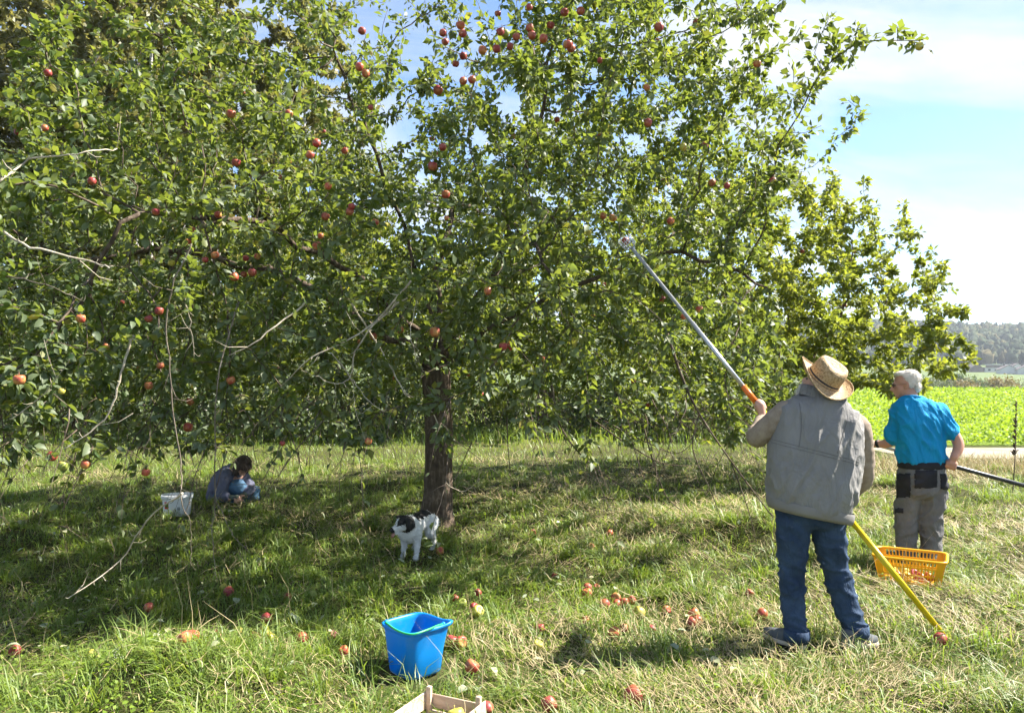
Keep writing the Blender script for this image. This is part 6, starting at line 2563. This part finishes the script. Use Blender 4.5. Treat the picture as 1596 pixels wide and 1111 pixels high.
# ---- dog
def dog():
    c = on_ground(640, 868)
    root = empty('dog', (c.x, c.y, 0), 'white dog with black head and back standing beside the tree trunk', 'dog')
    # frame: f = heading, towards the viewer and a little left
    f = Vector((-0.24, -0.97, 0)).normalized()
    r = Vector((f.y, -f.x, 0)) * -1
    up = Vector((0, 0, 1))
    o0 = Vector((c.x + 0.035, c.y + 0.08, 0))

    def T(a, s, z):
        return o0 + f * a + r * s + up * z
    b = MB()
    # trunk: deep chest, tucked belly, rounded rump
    S, R = spline([T(0.20, 0, 0.285), T(0.10, 0, 0.275), T(-0.03, 0, 0.285), T(-0.17, 0, 0.305), T(-0.26, 0, 0.30)], [0.074, 0.096, 0.082, 0.074, 0.062], 6)
    b.tube(S, R, 16)
    b.ellipsoid(T(0.14, 0, 0.245), (0.085, 0.11, 0.105), None, 14, 10)
    b.ellipsoid(T(-0.24, 0, 0.285), (0.085, 0.085, 0.085), None, 14, 10)
    # neck and head, lowered and turned to the viewer's left
    limb(b, [T(0.18, 0, 0.315), T(0.28, 0.01, 0.345), T(0.34, 0.02, 0.355)], [0.082, 0.066, 0.06])
    hc = T(0.37, 0.03, 0.362)
    HR = frame(Vector((-0.78, -0.60, -0.22)), Vector((-0.1, -0.1, 1)))

    def E(p_, rr):
        b.ellipsoid(hc + HR @ Vector(p_), rr, HR, 14, 9)
    E((0, 0, 0.01), (0.062, 0.070, 0.058))
    E((0, 0.072, -0.022), (0.036, 0.062, 0.030))
    E((0, 0.122, -0.016), (0.022, 0.018, 0.018))
    E((0, 0.075, -0.058), (0.024, 0.048, 0.011))      # lower jaw, mouth open
    E((0.03, 0.035, -0.02), (0.03, 0.04, 0.03)); E((-0.03, 0.035, -0.02), (0.03, 0.04, 0.03))
    # legs: front straight, hind with stifle forward and hock back
    for s, da in ((0.070, 0.02), (-0.070, -0.03)):
        limb(b, [T(0.15, s, 0.24), T(0.13 + da, s * 1.05, 0.14), T(0.145 + da, s * 1.05, 0.045), T(0.165 + da, s * 1.05, 0.016)], [0.048, 0.028, 0.0195, 0.023])
        b.ellipsoid(T(0.175 + da, s * 1.05, 0.014), (0.022, 0.026, 0.015), None, 10, 6)
    for s, da in ((0.075, 0.0), (-0.075, 0.06)):
        limb(b, [T(-0.23 + da, s, 0.27), T(-0.16 + da, s * 1.1, 0.19), T(-0.265 + da, s * 1.1, 0.105), T(-0.245 + da, s * 1.1, 0.03), T(-0.23 + da, s * 1.1, 0.016)], [0.072, 0.052, 0.023, 0.019, 0.022])
        b.ellipsoid(T(-0.215 + da, s * 1.1, 0.014), (0.022, 0.028, 0.015), None, 10, 6)
    # tail, short and low
    limb(b, [T(-0.30, 0, 0.33), T(-0.36, 0.0, 0.32), T(-0.39, 0.0, 0.25)], [0.026, 0.018, 0.010])
    me = fuse(b, 'body', 0.0085, 2)
    displace(me, folds(0.005, 30, 30, 30, 1))
    me.materials.append(M['fur_white'])
    me.materials.append(M['fur_black'])
    for p_ in me.polygons:
        q = p_.center
        nn = 0.03 * mnoise.noise(q * 16)
        lo = HR.transposed() @ (q - hc)
        a, z = (q - o0).dot(f), q.z
        sd_ = (q - o0).dot(r)
        black = False
        if (q - hc).length < 0.15 + nn:
            black = (lo.z > 0.012 + nn or lo.y < -0.005 + nn) and not (abs(lo.x) < 0.012 and lo.y > 0.03)
            if lo.y > 0.115:
                black = True                                  # nose
            if lo.y < 0.1 and lo.y > 0.02 and lo.z < 0.005:
                black = False
        elif z > 0.335 + nn and -0.28 < a < 0.10 + nn and abs(sd_) < 0.075 + nn:
            black = True
        p_.material_index = 1 if black else 0
    body = link('body', me, None, root)
    strands(me, 5200, 0.020, 0.0022, lambda c: -f * 0.7 + Vector((0, 0, -0.8)), 0.45, 'white_fur', M['fur_white'], body, lambda p_: p_.material_index == 0)
    strands(me, 2200, 0.020, 0.0022, lambda c: -f * 0.7 + Vector((0, 0, -0.8)), 0.45, 'black_fur', M['fur_black'], body, lambda p_: p_.material_index == 1)
    # folded ears
    for s in (-1, 1):
        eb = MB()
        eb.tube([hc + HR @ Vector((s * 0.048, -0.012, 0.05)), hc + HR @ Vector((s * 0.080, -0.012, 0.045)), hc + HR @ Vector((s * 0.088, 0.005, -0.005)), hc + HR @ Vector((s * 0.080, 0.012, -0.04))], [0.014, 0.022, 0.024, 0.008], 8)
        eb.build('ear', M['fur_black'], root)
    nb = MB(); nb.ellipsoid(hc + HR @ Vector((0, 0.138, -0.012)), (0.014, 0.010, 0.011), HR, 10, 7); nb.build('nose', M['rubber'], root)
    mb = MB()
    mb.tube([hc + HR @ Vector((0, 0.05, -0.046)), hc + HR @ Vector((0, 0.10, -0.050)), hc + HR @ Vector((0, 0.128, -0.068)), hc + HR @ Vector((0, 0.132, -0.085))], [0.012, 0.016, 0.016, 0.009], 8)
    mb.build('tongue', M['tongue'], root)
    eb = MB()
    for s in (-1, 1):
        eb.ellipsoid(hc + HR @ Vector((s * 0.032, 0.052, 0.018)), (0.009, 0.007, 0.008), HR, 8, 6)
    eb.build('eyes', M['rubber'], root)


dog()

# ------------------------------------------------------------------ ground cover last: it grows round everything above
make_grass()
make_crop()


# ------------------------------------------------------------------ air
mb = MB()
mb.box((300, 1250, 45), (4200, 2800, 110))
hz = mb.mesh('haze')
t = NT('haze_air')
pv = t.n('VolumePrincipled')
pv.inputs['Color'].default_value = (0.80, 0.88, 1.0, 1)
pv.inputs['Density'].default_value = 0.00019
pv.inputs['Anisotropy'].default_value = 0.2
t.t.links.new(pv.outputs[0], t.out.inputs['Volume'])
o = link('haze', hz, t.m, None, False)
tag(o, 'pale summer haze over the valley', 'haze', kind='stuff')
